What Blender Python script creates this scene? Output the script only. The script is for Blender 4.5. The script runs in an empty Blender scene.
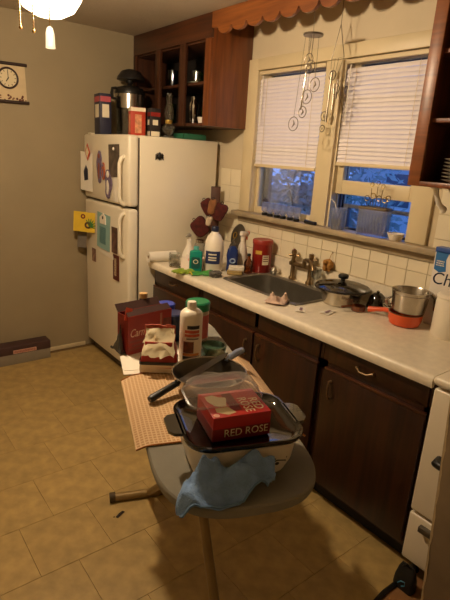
import bpy, bmesh, math, random
from mathutils import Vector, Matrix, noise
random.seed(7)
SC = bpy.context.scene
COL = SC.collection
R = math.radians

# ------------------------------------------------------------------ camera
def lin(c):
    return c / 12.92 if c <= 0.04045 else ((c + 0.055) / 1.055) ** 2.4
def hx(h):
    h = h.lstrip('#')
    return tuple(lin(int(h[i:i + 2], 16) / 255) for i in (0, 2, 4))

cam_d = bpy.data.cameras.new('camera')
cam = bpy.data.objects.new('camera', cam_d)
COL.objects.link(cam)
cam_d.sensor_fit = 'VERTICAL'
cam_d.sensor_height = 24.0
cam_d.lens = 484.1 / 600 * 24.0
cam_d.clip_start = 0.02
_y, _p, _r = R(38.67), R(16.61), R(3.58)
_f = Vector((math.sin(_y) * math.cos(_p), math.cos(_y) * math.cos(_p), -math.sin(_p)))
_rt = Vector((math.cos(_y), -math.sin(_y), 0))
_up = _rt.cross(_f)
_rt2 = math.cos(_r) * _rt + math.sin(_r) * _up
_up2 = -math.sin(_r) * _rt + math.cos(_r) * _up
mw = Matrix.Identity(4)
for i in range(3):
    mw[i][0], mw[i][1], mw[i][2] = _rt2[i], _up2[i], -_f[i]
mw[0][3], mw[1][3], mw[2][3] = -2.327, -3.833, 1.663
cam.matrix_world = mw
SC.camera = cam

# ------------------------------------------------------------------ sky at dusk, exposure
W = bpy.data.worlds.new('dusk_sky')
SC.world = W
W.use_nodes = True
nt = W.node_tree
nt.nodes.clear()
_o = nt.nodes.new('ShaderNodeOutputWorld')
_b = nt.nodes.new('ShaderNodeBackground')
_tc = nt.nodes.new('ShaderNodeTexCoord')
_sp = nt.nodes.new('ShaderNodeSeparateXYZ')
_rp = nt.nodes.new('ShaderNodeValToRGB')
_rp.color_ramp.elements[0].position = 0.45
_rp.color_ramp.elements[0].color = (0.16, 0.36, 0.95, 1)
_rp.color_ramp.elements[1].position = 0.95
_rp.color_ramp.elements[1].color = (0.10, 0.26, 0.85, 1)
_ma = nt.nodes.new('ShaderNodeMath')
_ma.operation = 'MULTIPLY_ADD'
_ma.inputs[1].default_value = 0.5
_ma.inputs[2].default_value = 0.5
nt.links.new(_tc.outputs['Generated'], _sp.inputs[0])
nt.links.new(_sp.outputs['Z'], _ma.inputs[0])
nt.links.new(_ma.outputs[0], _rp.inputs[0])
nt.links.new(_rp.outputs[0], _b.inputs[0])
_b.inputs[1].default_value = 1.7
nt.links.new(_b.outputs[0], _o.inputs[0])
BULB_STRENGTH = 2400.0
BULB_COLOR = (1.0, 0.765, 0.51)
SC.view_settings.view_transform = 'Standard'
SC.view_settings.look = 'None'
SC.view_settings.exposure = 0.0
SC.view_settings.gamma = 1.0
SC.view_settings.use_curve_mapping = False

# ------------------------------------------------------------------ materials
MATS = {}
def _new(name):
    m = bpy.data.materials.new(name)
    m.use_nodes = True
    n = m.node_tree
    b = n.nodes['Principled BSDF']
    return m, n, b
def _coords(n, scale=(1, 1, 1)):
    tc = n.nodes.new('ShaderNodeTexCoord')
    mp = n.nodes.new('ShaderNodeMapping')
    mp.inputs['Scale'].default_value = scale
    n.links.new(tc.outputs['Object'], mp.inputs[0])
    return mp.outputs[0]
def mat(name, col, rough=0.5, metal=0.0, var=0.0, scale=8.0, bump=0.0, bscale=None, coat=0.0, tint=0.0, sub=0.0):
    """plain procedural material: noise-varied colour, optional fine relief"""
    if isinstance(col, str): col = hx(col)
    m, n, b = _new(name)
    b.inputs['Base Color'].default_value = (*col, 1)
    b.inputs['Roughness'].default_value = rough
    b.inputs['Metallic'].default_value = metal
    b.inputs['Coat Weight'].default_value = coat
    co = None
    if var > 0:
        co = _coords(n)
        t = n.nodes.new('ShaderNodeTexNoise')
        t.inputs['Scale'].default_value = scale
        t.inputs['Detail'].default_value = 5
        n.links.new(co, t.inputs['Vector'])
        r = n.nodes.new('ShaderNodeValToRGB')
        r.color_ramp.elements[0].position = 0.3
        r.color_ramp.elements[1].position = 0.7
        r.color_ramp.elements[0].color = (*[max(0, c * (1 - var)) for c in col], 1)
        r.color_ramp.elements[1].color = (*[min(1, c * (1 + var)) for c in col], 1)
        n.links.new(t.outputs['Fac'], r.inputs[0])
        src = r.outputs[0]
        if tint > 0:
            oi = n.nodes.new('ShaderNodeObjectInfo')
            mx = n.nodes.new('ShaderNodeMix'); mx.data_type = 'RGBA'; mx.blend_type = 'MULTIPLY'
            rr = n.nodes.new('ShaderNodeValToRGB')
            rr.color_ramp.elements[0].color = (1 - tint, 1 - tint, 1 - tint, 1)
            n.links.new(oi.outputs['Random'], rr.inputs[0])
            mx.inputs[0].default_value = 1
            n.links.new(src, mx.inputs[6]); n.links.new(rr.outputs[0], mx.inputs[7])
            src = mx.outputs[2]
        n.links.new(src, b.inputs['Base Color'])
    if bump > 0:
        co = co or _coords(n)
        t2 = n.nodes.new('ShaderNodeTexNoise')
        t2.inputs['Scale'].default_value = bscale or scale * 4
        t2.inputs['Detail'].default_value = 4
        n.links.new(co, t2.inputs['Vector'])
        bp_ = n.nodes.new('ShaderNodeBump')
        bp_.inputs['Strength'].default_value = bump
        bp_.inputs['Distance'].default_value = 0.004
        n.links.new(t2.outputs['Fac'], bp_.inputs['Height'])
        n.links.new(bp_.outputs[0], b.inputs['Normal'])
    MATS[name] = m
    return m
def wood(name, c1, c2, axis=2, rough=0.4, freq=22, coat=0.2):
    m, n, b = _new(name)
    s = [freq, freq, freq]; s[axis] = freq * 0.07
    co = _coords(n, tuple(s))
    t = n.nodes.new('ShaderNodeTexNoise')
    t.inputs['Scale'].default_value = 1.6
    t.inputs['Detail'].default_value = 6
    t.inputs['Distortion'].default_value = 0.6
    n.links.new(co, t.inputs['Vector'])
    r = n.nodes.new('ShaderNodeValToRGB')
    r.color_ramp.elements[0].position = 0.32
    r.color_ramp.elements[1].position = 0.68
    r.color_ramp.elements[0].color = (*hx(c1), 1)
    r.color_ramp.elements[1].color = (*hx(c2), 1)
    n.links.new(t.outputs['Fac'], r.inputs[0])
    n.links.new(r.outputs[0], b.inputs['Base Color'])
    b.inputs['Roughness'].default_value = rough
    b.inputs['Coat Weight'].default_value = coat
    b.inputs['Coat Roughness'].default_value = 0.3
    bp_ = n.nodes.new('ShaderNodeBump')
    bp_.inputs['Strength'].default_value = 0.15
    bp_.inputs['Distance'].default_value = 0.002
    n.links.new(t.outputs['Fac'], bp_.inputs['Height'])
    n.links.new(bp_.outputs[0], b.inputs['Normal'])
    MATS[name] = m
    return m
def glass(name, tint=(0.9, 0.92, 0.9), gloss=0.06, rough=0.03, body=0.0, body_col=(0.8, 0.8, 0.8), tl_fac=0.4):
    """thin clear glass: transparent with a fresnel sheen, optionally a cloudy body"""
    m = bpy.data.materials.new(name)
    m.use_nodes = True
    n = m.node_tree
    n.nodes.clear()
    o = n.nodes.new('ShaderNodeOutputMaterial')
    tr = n.nodes.new('ShaderNodeBsdfTransparent')
    tr.inputs[0].default_value = (*tint, 1)
    gl = n.nodes.new('ShaderNodeBsdfGlossy')
    gl.inputs['Roughness'].default_value = rough
    lw = n.nodes.new('ShaderNodeLayerWeight')
    lw.inputs[0].default_value = 0.35
    ad = n.nodes.new('ShaderNodeMath'); ad.operation = 'MULTIPLY_ADD'
    ad.inputs[1].default_value = 0.5; ad.inputs[2].default_value = gloss
    n.links.new(lw.outputs['Fresnel'], ad.inputs[0])
    mx = n.nodes.new('ShaderNodeMixShader')
    n.links.new(ad.outputs[0], mx.inputs[0])
    n.links.new(gl.outputs[0], mx.inputs[2])
    if body > 0:
        df = n.nodes.new('ShaderNodeBsdfDiffuse'); df.inputs[0].default_value = (*body_col, 1)
        tl = n.nodes.new('ShaderNodeBsdfTranslucent'); tl.inputs[0].default_value = (*body_col, 1)
        ms = n.nodes.new('ShaderNodeMixShader'); ms.inputs[0].default_value = tl_fac
        n.links.new(df.outputs[0], ms.inputs[1]); n.links.new(tl.outputs[0], ms.inputs[2])
        m2 = n.nodes.new('ShaderNodeMixShader'); m2.inputs[0].default_value = body
        n.links.new(tr.outputs[0], m2.inputs[1]); n.links.new(ms.outputs[0], m2.inputs[2])
        n.links.new(m2.outputs[0], mx.inputs[1])
    else:
        n.links.new(tr.outputs[0], mx.inputs[1])
    n.links.new(mx.outputs[0], o.inputs[0])
    MATS[name] = m
    return m
def emit(name, col, s, transp=0.0):
    m = bpy.data.materials.new(name)
    m.use_nodes = True
    n = m.node_tree
    n.nodes.clear()
    o = n.nodes.new('ShaderNodeOutputMaterial')
    e = n.nodes.new('ShaderNodeEmission')
    e.inputs[0].default_value = (*col, 1); e.inputs[1].default_value = s
    if transp > 0:
        tr = n.nodes.new('ShaderNodeBsdfTransparent')
        mx = n.nodes.new('ShaderNodeMixShader'); mx.inputs[0].default_value = 1 - transp
        n.links.new(tr.outputs[0], mx.inputs[1]); n.links.new(e.outputs[0], mx.inputs[2])
        n.links.new(mx.outputs[0], o.inputs[0])
    else:
        n.links.new(e.outputs[0], o.inputs[0])
    MATS[name] = m
    return m
def weave(name, c1, c2, scale, rot=0.0):
    """woven cloth: two crossing wave patterns drive colour and relief"""
    m, n, b = _new(name)
    tc = n.nodes.new('ShaderNodeTexCoord')
    outs = []
    for d in ('X', 'Y'):
        w = n.nodes.new('ShaderNodeTexWave')
        w.bands_direction = d
        w.inputs['Scale'].default_value = scale
        w.inputs['Distortion'].default_value = 0.4
        n.links.new(tc.outputs['Object'], w.inputs['Vector'])
        outs.append(w.outputs['Fac'])
    mn = n.nodes.new('ShaderNodeMath'); mn.operation = 'MAXIMUM'
    n.links.new(outs[0], mn.inputs[0]); n.links.new(outs[1], mn.inputs[1])
    r = n.nodes.new('ShaderNodeValToRGB')
    r.color_ramp.elements[0].position = 0.55; r.color_ramp.elements[0].color = (*hx(c1), 1)
    r.color_ramp.elements[1].position = 0.95; r.color_ramp.elements[1].color = (*hx(c2), 1)
    n.links.new(mn.outputs[0], r.inputs[0]); n.links.new(r.outputs[0], b.inputs['Base Color'])
    b.inputs['Roughness'].default_value = 0.9
    bp_ = n.nodes.new('ShaderNodeBump'); bp_.inputs['Strength'].default_value = 0.5; bp_.inputs['Distance'].default_value = 0.003
    n.links.new(mn.outputs[0], bp_.inputs['Height']); n.links.new(bp_.outputs[0], b.inputs['Normal'])
    MATS[name] = m
    return m

# ------------------------------------------------------------------ mesh helpers
class B:
    def __init__(s):
        s.bm = bmesh.new()
    def box(s, c, d, rot=None, bev=0.0, seg=2):
        r = bmesh.ops.create_cube(s.bm, size=1)
        vs = r['verts']
        M = Matrix.Translation(Vector(c)) @ (rot.to_4x4() if rot is not None else Matrix.Identity(4)) @ Matrix.Diagonal((d[0], d[1], d[2], 1))
        bmesh.ops.transform(s.bm, matrix=M, verts=vs)
        if bev > 0:
            es = list({e for v in vs for e in v.link_edges})
            bmesh.ops.bevel(s.bm, geom=es, offset=bev, segments=seg, affect='EDGES', profile=0.5)
        return s
    def bb(s, x0, x1, y0, y1, z0, z1, bev=0.0, seg=2):
        return s.box(((x0 + x1) / 2, (y0 + y1) / 2, (z0 + z1) / 2), (abs(x1 - x0), abs(y1 - y0), abs(z1 - z0)), None, bev, seg)
    def ring(s, pts):
        return [s.bm.verts.new(p) for p in pts]
    def skin(s, rings, closed=True, cap0=True, cap1=True):
        k = len(rings[0])
        for a, b in zip(rings, rings[1:]):
            for i in range(k if closed else k - 1):
                j = (i + 1) % k
                try: s.bm.faces.new((a[i], a[j], b[j], b[i]))
                except ValueError: pass
        if closed and cap0 and k > 2: s.bm.faces.new(list(reversed(rings[0])))
        if closed and cap1 and k > 2: s.bm.faces.new(rings[-1])
        return s
    def lathe(s, prof, seg=24, c=(0, 0, 0), sx=1.0, sy=1.0, cap0=True, cap1=True):
        rings = []
        for r, z in prof:
            r = max(r, 1e-4)
            rings.append(s.ring([(c[0] + sx * r * math.cos(2 * math.pi * i / seg), c[1] + sy * r * math.sin(2 * math.pi * i / seg), c[2] + z) for i in range(seg)]))
        return s.skin(rings, True, cap0, cap1)
    def tube(s, pts, r, seg=8, cap=True):
        pts = [Vector(p) for p in pts]
        rs = r if isinstance(r, (list, tuple)) else [r] * len(pts)
        rings = []
        n0 = None
        for i, p in enumerate(pts):
            a = pts[max(0, i - 1)]; b = pts[min(len(pts) - 1, i + 1)]
            t = (b - a).normalized()
            if n0 is None:
                n0 = t.orthogonal().normalized()
            else:
                n0 = (n0 - t * n0.dot(t))
                n0 = n0.normalized() if n0.length > 1e-6 else t.orthogonal().normalized()
            bn = t.cross(n0)
            rings.append(s.ring([p + rs[i] * (n0 * math.cos(2 * math.pi * k / seg) + bn * math.sin(2 * math.pi * k / seg)) for k in range(seg)]))
        return s.skin(rings, True, cap, cap)
    def torus(s, c, Rr, r, axis='z', seg=24, rs=6):
        rings = []
        for i in range(seg):
            a = 2 * math.pi * i / seg
            rg = []
            for k in range(rs):
                b = 2 * math.pi * k / rs
                u = (Rr + r * math.cos(b)); w = r * math.sin(b)
                p = (u * math.cos(a), u * math.sin(a), w)
                if axis == 'x': p = (p[2], p[0], p[1])
                if axis == 'y': p = (p[0], p[2], p[1])
                rg.append((c[0] + p[0], c[1] + p[1], c[2] + p[2]))
            rings.append(s.ring(rg))
        rings.append(rings[0])
        return s.skin(rings, True, False, False)
    def prism(s, pts, w0, w1, plane='xy'):
        def mk(p, w):
            if plane == 'xy': return (p[0], p[1], w)
            if plane == 'yz': return (w, p[0], p[1])
            return (p[0], w, p[1])
        a = s.ring([mk(p, w0) for p in pts]); b = s.ring([mk(p, w1) for p in pts])
        return s.skin([a, b])
    def ball(s, c, r, sc=(1, 1, 1), u=16, v=10):
        rr = bmesh.ops.create_uvsphere(s.bm, u_segments=u, v_segments=v, radius=r)
        bmesh.ops.transform(s.bm, matrix=Matrix.Translation(Vector(c)) @ Matrix.Diagonal((*sc, 1)), verts=rr['verts'])
        return s
    def grid(s, fn, nu, nv, thick=0.0):
        g = [[s.bm.verts.new(fn(i / nu, j / nv)) for j in range(nv + 1)] for i in range(nu + 1)]
        fs = []
        for i in range(nu):
            for j in range(nv):
                fs.append(s.bm.faces.new((g[i][j], g[i + 1][j], g[i + 1][j + 1], g[i][j + 1])))
        if thick:
            s.bm.normal_update()
            h = [[s.bm.verts.new(g[i][j].co - g[i][j].normal * thick) for j in range(nv + 1)] for i in range(nu + 1)]
            for i in range(nu):
                for j in range(nv):
                    s.bm.faces.new((h[i][j], h[i][j + 1], h[i + 1][j + 1], h[i + 1][j]))
            edge = [(i, 0) for i in range(nu)] + [(nu, j) for j in range(nv)] + [(i, nv) for i in range(nu, 0, -1)] + [(0, j) for j in range(nv, 0, -1)]
            for (a, b), (c, d) in zip(edge, edge[1:] + edge[:1]):
                s.bm.faces.new((g[c][d], g[a][b], h[a][b], h[c][d]))
        return s
    def mesh(s, name, smooth=True, angle=38):
        bm = s.bm
        bmesh.ops.recalc_face_normals(bm, faces=bm.faces)
        bm.normal_update()
        for e in bm.edges:
            if len(e.link_faces) == 2:
                e.smooth = e.link_faces[0].normal.angle(e.link_faces[1].normal, 0) < R(angle)
            else:
                e.smooth = True
        for f in bm.faces: f.smooth = smooth
        me = bpy.data.meshes.new(name)
        bm.to_mesh(me); bm.free()
        return me
    def obj(s, name, m, parent=None, label=None, cat=None, group=None, kind=None, loc=(0, 0, 0), rot=(0, 0, 0), smooth=True, subd=0, angle=38):
        me = s.mesh(name, smooth, angle)
        me.materials.append(m)
        o = bpy.data.objects.new(name, me)
        COL.objects.link(o)
        o.location = loc; o.rotation_euler = rot
        o.parent = parent
        tag(o, label, cat, group, kind)
        if subd:
            md = o.modifiers.new('subd', 'SUBSURF'); md.levels = subd; md.render_levels = subd
        return o
def tag(o, label=None, cat=None, group=None, kind=None):
    if label: o['label'] = label
    if cat: o['category'] = cat
    if group: o['group'] = group
    if kind: o['kind'] = kind
    return o
def thing(name, label, cat, loc=(0, 0, 0), rz=0.0, group=None, kind=None, rot=None):
    o = bpy.data.objects.new(name, None)
    o.empty_display_size = 0.05
    COL.objects.link(o)
    o.location = loc
    o.rotation_euler = rot if rot else (0, 0, rz)
    return tag(o, label, cat, group, kind)
def inst(src, name, loc, rot=(0, 0, 0), parent=None, scale=None):
    """another object sharing the mesh of src"""
    o = bpy.data.objects.new(name, src.data)
    COL.objects.link(o)
    o.location = loc; o.rotation_euler = rot; o.parent = parent
    if scale: o.scale = scale
    return o
def copy_tree(o, loc, rz=None, label=None):
    c = o.copy(); COL.objects.link(c); c.location = loc
    if rz is not None: c.rotation_euler = (0, 0, rz)
    if label: c['label'] = label
    for ch in list(o.children):
        d = ch.copy(); COL.objects.link(d); d.parent = c
        for g in list(ch.children):
            e = g.copy(); COL.objects.link(e); e.parent = d
    return c
def text(s, size, m, parent, loc, rot, name='lettering', ext=0.0004, align='CENTER', shear=0.0, sx=1.0):
    cu = bpy.data.curves.new(name, 'FONT')
    cu.body = s; cu.size = size; cu.extrude = ext; cu.align_x = align; cu.align_y = 'CENTER'; cu.shear = shear
    cu.resolution_u = 3
    t = bpy.data.objects.new(name, cu); COL.objects.link(t)
    me = bpy.data.meshes.new_from_object(t.evaluated_get(bpy.context.evaluated_depsgraph_get()))
    bpy.data.objects.remove(t); bpy.data.curves.remove(cu)
    me.materials.clear(); me.materials.append(m)
    o = bpy.data.objects.new(name, me); COL.objects.link(o)
    o.parent = parent; o.location = loc; o.rotation_euler = rot; o.scale = (sx, 1, 1)
    return o
def roundrect(hx_, hy_, r, n=6, ox=0, oy=0):
    pts = []
    for cx, cy, a0 in ((hx_ - r, hy_ - r, 0), (-hx_ + r, hy_ - r, 90), (-hx_ + r, -hy_ + r, 180), (hx_ - r, -hy_ + r, 270)):
        for k in range(n + 1):
            a = R(a0 + 90 * k / n)
            pts.append((ox + cx + r * math.cos(a), oy + cy + r * math.sin(a)))
    return pts

# ------------------------------------------------------------------ palette
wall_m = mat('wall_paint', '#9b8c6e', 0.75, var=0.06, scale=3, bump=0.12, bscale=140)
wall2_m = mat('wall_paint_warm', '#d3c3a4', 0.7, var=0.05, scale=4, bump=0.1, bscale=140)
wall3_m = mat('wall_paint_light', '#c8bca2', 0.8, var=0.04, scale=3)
ceil_m = mat('ceiling_stipple', '#b5a68e', 0.9, var=0.05, scale=5, bump=0.8, bscale=60)
trim_m = mat('trim_paint', '#d8c7a0', 0.45, var=0.04, scale=6)
sill_m = mat('sill_wood', '#a8977a', 0.5, var=0.15, scale=9)
vinyl_m = mat('vinyl_tile', '#b4985f', 0.42, var=0.2, scale=14, bump=0.08, bscale=60, tint=0.12)
grout_m = mat('floor_joint', '#7d6340', 0.9)
tile_m = mat('wall_tile', '#ece0c2', 0.22, var=0.03, scale=6, tint=0.05)
tgrout_m = mat('tile_grout', '#cbbb9a', 0.9)
fridge_m = mat('fridge_enamel', '#e6dcc4', 0.35, var=0.03, scale=4, bump=0.03, bscale=200)
gasket_m = mat('gasket', '#54483a', 0.8)
lam_m = mat('counter_laminate', '#eadfc8', 0.33, var=0.07, scale=26)
cabw_m = wood('dark_cabinet_wood', '#200d06', '#3a1b0a', 2, 0.38)
caby_m = wood('dark_cabinet_wood_rail', '#30160a', '#522a12', 1, 0.4)
upd_m = wood('aged_cabinet_wood', '#33190b', '#4e2a14', 2, 0.5, coat=0.05)  # darker wood tone for the fridge cabinet's other stiles, shelf and panels
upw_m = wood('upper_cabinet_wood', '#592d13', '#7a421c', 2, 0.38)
val_m = wood('valance_wood', '#6a3817', '#8c5022', 1, 0.4)
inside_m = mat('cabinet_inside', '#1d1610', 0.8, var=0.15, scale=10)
black_m = mat('black_plastic', '#141210', 0.4)
dark_m = mat('dark_toe_kick', '#120b07', 0.7)
steel_m = mat('stainless_steel', '#b9b2a6', 0.24, metal=1.0, var=0.06, scale=30)
sinks_m = mat('sink_steel', '#9a968c', 0.34, metal=0.9, var=0.08, scale=20)
chrome_m = mat('chrome', '#dcdad4', 0.08, metal=1.0)
bronze_m = mat('aged_bronze', '#8a7454', 0.32, metal=0.9, var=0.2, scale=40)
white_m = mat('white_plastic', '#ede4d2', 0.4, var=0.02, scale=9)
paper_m = mat('white_paper', '#e9e2d2', 0.85, var=0.03, scale=20)
pane_m = glass('window_glass', (0.94, 0.97, 1.0), 0.03)
clear_m = glass('clear_glass', (0.93, 0.95, 0.95), 0.10)
smoke_m = glass('smoked_glass', (0.16, 0.15, 0.13), 0.10)
amber_m = glass('amber_glass', (0.45, 0.2, 0.06), 0.10)
blind_m = mat('blind_slat', '#efe7e6', 0.5, var=0.03, scale=20)
storm_m = mat('storm_frame', '#5b6070', 0.6)
stove_m = mat('stove_enamel', '#e2d6bd', 0.3, var=0.03, scale=5)

# ------------------------------------------------------------------ the room
FX0, FX1, FY0, FY1, H = -3.5, 0.14, -5.0, 0.1, 2.52
fl = B().bb(FX0, FX1, FY0, FY1, -0.08, -0.004).obj('floor', grout_m, label='tan vinyl tile floor with worn dark joints', cat='floor', kind='structure')
P = 0.31
t0 = None
ft = B().bb(-P / 2 + 0.0006, P / 2 - 0.0006, -P / 2 + 0.0006, P / 2 - 0.0006, -0.005, 0, 0.001, 1)
for r_ in range(-1, 15):
    yc = -1.60 + P * 5 - P / 2 - r_ * P + P      # rows between seams at y = -1.60, -1.91, ...
    off = 0.0 if (round((yc + 1.755) / P)) % 2 == 0 else P / 2
    for c_ in range(-6, 6):
        xc = -1.735 + off + P / 2 + c_ * P
        if yc > 0.0 or xc > 0.0 or xc < -3.4 or yc < -4.6: continue
        if t0 is None:
            t0 = ft.obj('tile', vinyl_m, fl, loc=(xc, yc, 0), smooth=False)
        else:
            inst(t0, 'tile', (xc, yc, 0), (0, 0, random.choice((0, math.pi))), fl)
B().bb(FX0, FX1, FY0, FY1, H, H + .08).obj('ceiling', ceil_m, label='dim stippled ceiling', cat='ceiling', kind='structure')
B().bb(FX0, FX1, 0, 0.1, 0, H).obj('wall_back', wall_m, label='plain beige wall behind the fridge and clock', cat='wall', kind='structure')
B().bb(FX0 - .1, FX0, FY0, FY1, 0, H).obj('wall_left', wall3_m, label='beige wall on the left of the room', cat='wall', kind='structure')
B().bb(FX0, FX1, FY0 - .1, FY0, 0, H).obj('wall_front', wall3_m, label='beige wall behind the camera', cat='wall', kind='structure')
B().bb(-3.4, -0.8, -0.012, 0, 0, 0.035, .004).obj('baseboard_back', trim_m, label='low pale baseboard along the back wall', cat='baseboard', kind='structure')
# window wall with two openings
L0, L1, R0, R1, ZB, ZT = -1.745, -1.15, -2.43, -1.875, 1.26, 2.225
wr = B()
WT = 0.14
for y0, y1, z0, z1 in ((FY0, R0, 0, H), (R1, L0, ZB, ZT), (L1, 0, 0, H), (R0, L1, 0, ZB), (R0, L1, ZT, H)):
    wr.bb(0, WT, y0, y1, z0, z1)
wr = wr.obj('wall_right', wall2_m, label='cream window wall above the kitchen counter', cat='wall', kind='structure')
# wall tiles: rows under the sill and beside the windows
TY, TZ = 0.119, 0.110
def tile_obj(w, h):
    return B().bb(-0.006, 0, -w / 2 + .0014, w / 2 - .0014, -h / 2 + .0014, h / 2 - .0014, 0.0015, 1)
protos = {}
def add_tile(yc, zc, w, h):
    k = (round(w, 3), round(h, 3))
    if k not in protos:
        protos[k] = tile_obj(w, h).obj('tile', tile_m, wr, loc=(-0.003, yc, zc), smooth=False)
    else:
        inst(protos[k], 'tile', (-0.003, yc, zc), (0, 0, 0), wr)
B().bb(-0.003, 0, -3.6, -0.80, 1.02, 1.205).bb(-0.003, 0, -1.04, -0.80, 1.205, 1.575).bb(-0.003, 0, -3.6, -2.55, 1.205, 1.58).obj('grout_bed', tgrout_m, wr)
yk = -2.576 + TY / 2
ys = [yk + TY * i for i in range(-8, 15)]
for yc in ys:
    if yc > -0.80: continue
    add_tile(yc, 1.085, TY, TZ)
    add_tile(yc, 1.1725, TY, 0.065)
for yc in ys:
    if yc > -0.80: continue
    if yc > -1.02 or yc < -2.56:
        for q in range(3):
            add_tile(yc, 1.205 + TZ * (q + .5) + .012 * (q + .5), TY, TZ + .012)

# windows
def casing(bl, y0, y1, z0, z1):
    bl.bb(-0.022, 0, y0, y1, z0, z1, .004)
def window(name, y0, y1, raised, lab):
    w = thing(name, lab, 'window', (0, (y0 + y1) / 2, ZB), kind='structure')
    hw = (y1 - y0) / 2
    hh = ZT - ZB
    j = B()                                      # jamb lining
    for s_ in (-1, 1):
        j.bb(0.0, WT, s_ * hw - .008 * (s_ > 0), s_ * hw + .008 * (s_ < 0), 0, hh)
    j.bb(0.0, WT, -hw, hw, hh - .008, hh).bb(0, WT, -hw, hw, 0, .012)
    j.obj('jamb', trim_m, w)
    def sash(nm, x, z0, z1, st, bot, top, m, pane=True):
        f = B()
        for s_ in (-1, 1):
            f.bb(x - .016, x + .016, s_ * (hw - .008), s_ * (hw - .008 - st), z0, z1, .003)
        f.bb(x - .016, x + .016, -hw + .008 + st, hw - .008 - st, z0, z0 + bot, .003)
        f.bb(x - .016, x + .016, -hw + .008 + st, hw - .008 - st, z1 - top, z1, .003)
        so = f.obj(nm, m, w)
        if pane:
            B().bb(x - .002, x + .002, -hw + .008 + st, hw - .008 - st, z0 + bot, z1 - top).obj('pane', pane_m, so)
        return so
    if raised:
        sash('lower_sash', 0.045, 0.225, 0.78, 0.045, 0.08, 0.04, trim_m)
        sash('upper_sash', 0.085, 0.47, hh - .01, 0.045, 0.04, 0.02, trim_m)
        st = sash('storm_sash', 0.122, 0.012, 0.165, 0.05, 0.014, 0.022, storm_m)
        sash('storm_sash', 0.122, 0.48, hh - .01, 0.05, 0.02, 0.022, storm_m)
        for k in range(3):                        # sash tracks in the left jamb
            B().bb(0.05 + .028 * k, 0.058 + .028 * k, hw - .022, hw - .008, 0.012, 0.46).obj('sash_track', storm_m, w)
    else:
        sash('lower_sash', 0.045, 0.012, 0.50, 0.03, 0.055, 0.04, trim_m)
        sash('upper_sash', 0.085, 0.47, hh - .01, 0.03, 0.04, 0.02, trim_m)
        sash('storm_sash', 0.122, 0.012, hh - .01, 0.05, 0.02, 0.02, storm_m, False)
    return w
window('window_1', L0, L1, False, 'closed sash window nearer the fridge with lowered blind')
window('window_2', R0, R1, True, 'window by the right cabinet with its lower sash raised')
tr = lambda n, b, lab: b.obj(n, trim_m, label=lab, cat='trim', kind='structure')
tr('trim_1', B().bb(-.022, 0, L1 - .005, -1.045, 1.285, 2.29, .004), 'cream casing board at the fridge side of the windows')
tr('trim_2', B().bb(-.022, 0, R1 + .005, L0 - .005, 1.285, 2.215, .004), 'cream mullion board between the two windows')
tr('trim_3', B().bb(-.022, 0, -2.54, R0 + .005, 1.285, 2.29, .004), 'cream casing board beside the right cabinet')
tr('trim_4', B().bb(-.024, 0, -2.54, -1.151, 2.217, 2.29, .004), 'cream head casing over both windows')
B().bb(-.075, 0.0, -2.645, -1.02, 1.25, 1.284, .006).bb(-.02, 0, -2.62, -1.04, 1.205, 1.25, .004).bb(0, .03, R0 + .009, R1 - .009, 1.273, 1.284).bb(0, .028, L0 + .009, L1 - .009, 1.273, 1.284) \
    .obj('trim_5', sill_m, label='long grey brown window sill above the tiles', cat='window sill', kind='structure')

# blinds: every slat its own piece
def blind(label, y0, y1, zb):
    yc, w = (y0 + y1) / 2, (y1 - y0)
    b = thing('window_blind', label, 'blind', (0.0, yc, zb))
    top = 2.212 - zb
    B().bb(-.012, .024, -w / 2, w / 2, top - .022, top, .002).obj('head_rail', mat('blind_rail', '#d9c7a0', .5) if 'blind_rail' not in MATS else MATS['blind_rail'], b)
    n = int((top - .045 - .02) / .0225)
    s0 = None
    for i in range(n):
        z = top - .056 - i * (top - .056 - .03) / (n - 1)
        if s0 is None:
            def fn(u, v):
                a = (v - .5)
                return (0.006 + a * .011 - .003 * (1 - 4 * a * a), (u - .5) * (w - .012), a * .0245)
            s0 = B().grid(fn, 1, 4, .0006).obj('slat', blind_m, b, loc=(0, 0, z))
        else:
            inst(s0, 'slat', (0, 0, z), (R(random.uniform(-.25, .25)), 0, 0), b)
    B().bb(-.006, .018, -w / 2 + .004, w / 2 - .004, 0, .02, .003).obj('bottom_rail', MATS['blind_rail'], b)
    for k in (-.36, .36):
        B().tube([(-.008, k * w, top - .02), (-.008, k * w, .015)], .0012, 5).obj('ladder_cord', MATS['blind_rail'], b)
    B().tube([(-.018, w * .42, top - .03), (-.02, w * .42, top - .34)], .003, 6).obj('tilt_wand', white_m, b)
    return b
blind('half lowered white slatted blind in the window nearer the fridge', -1.735, -1.158, 1.60)
blind('white slatted blind in the window beside the right cabinet', -2.42, -1.885, 1.645)

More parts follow.
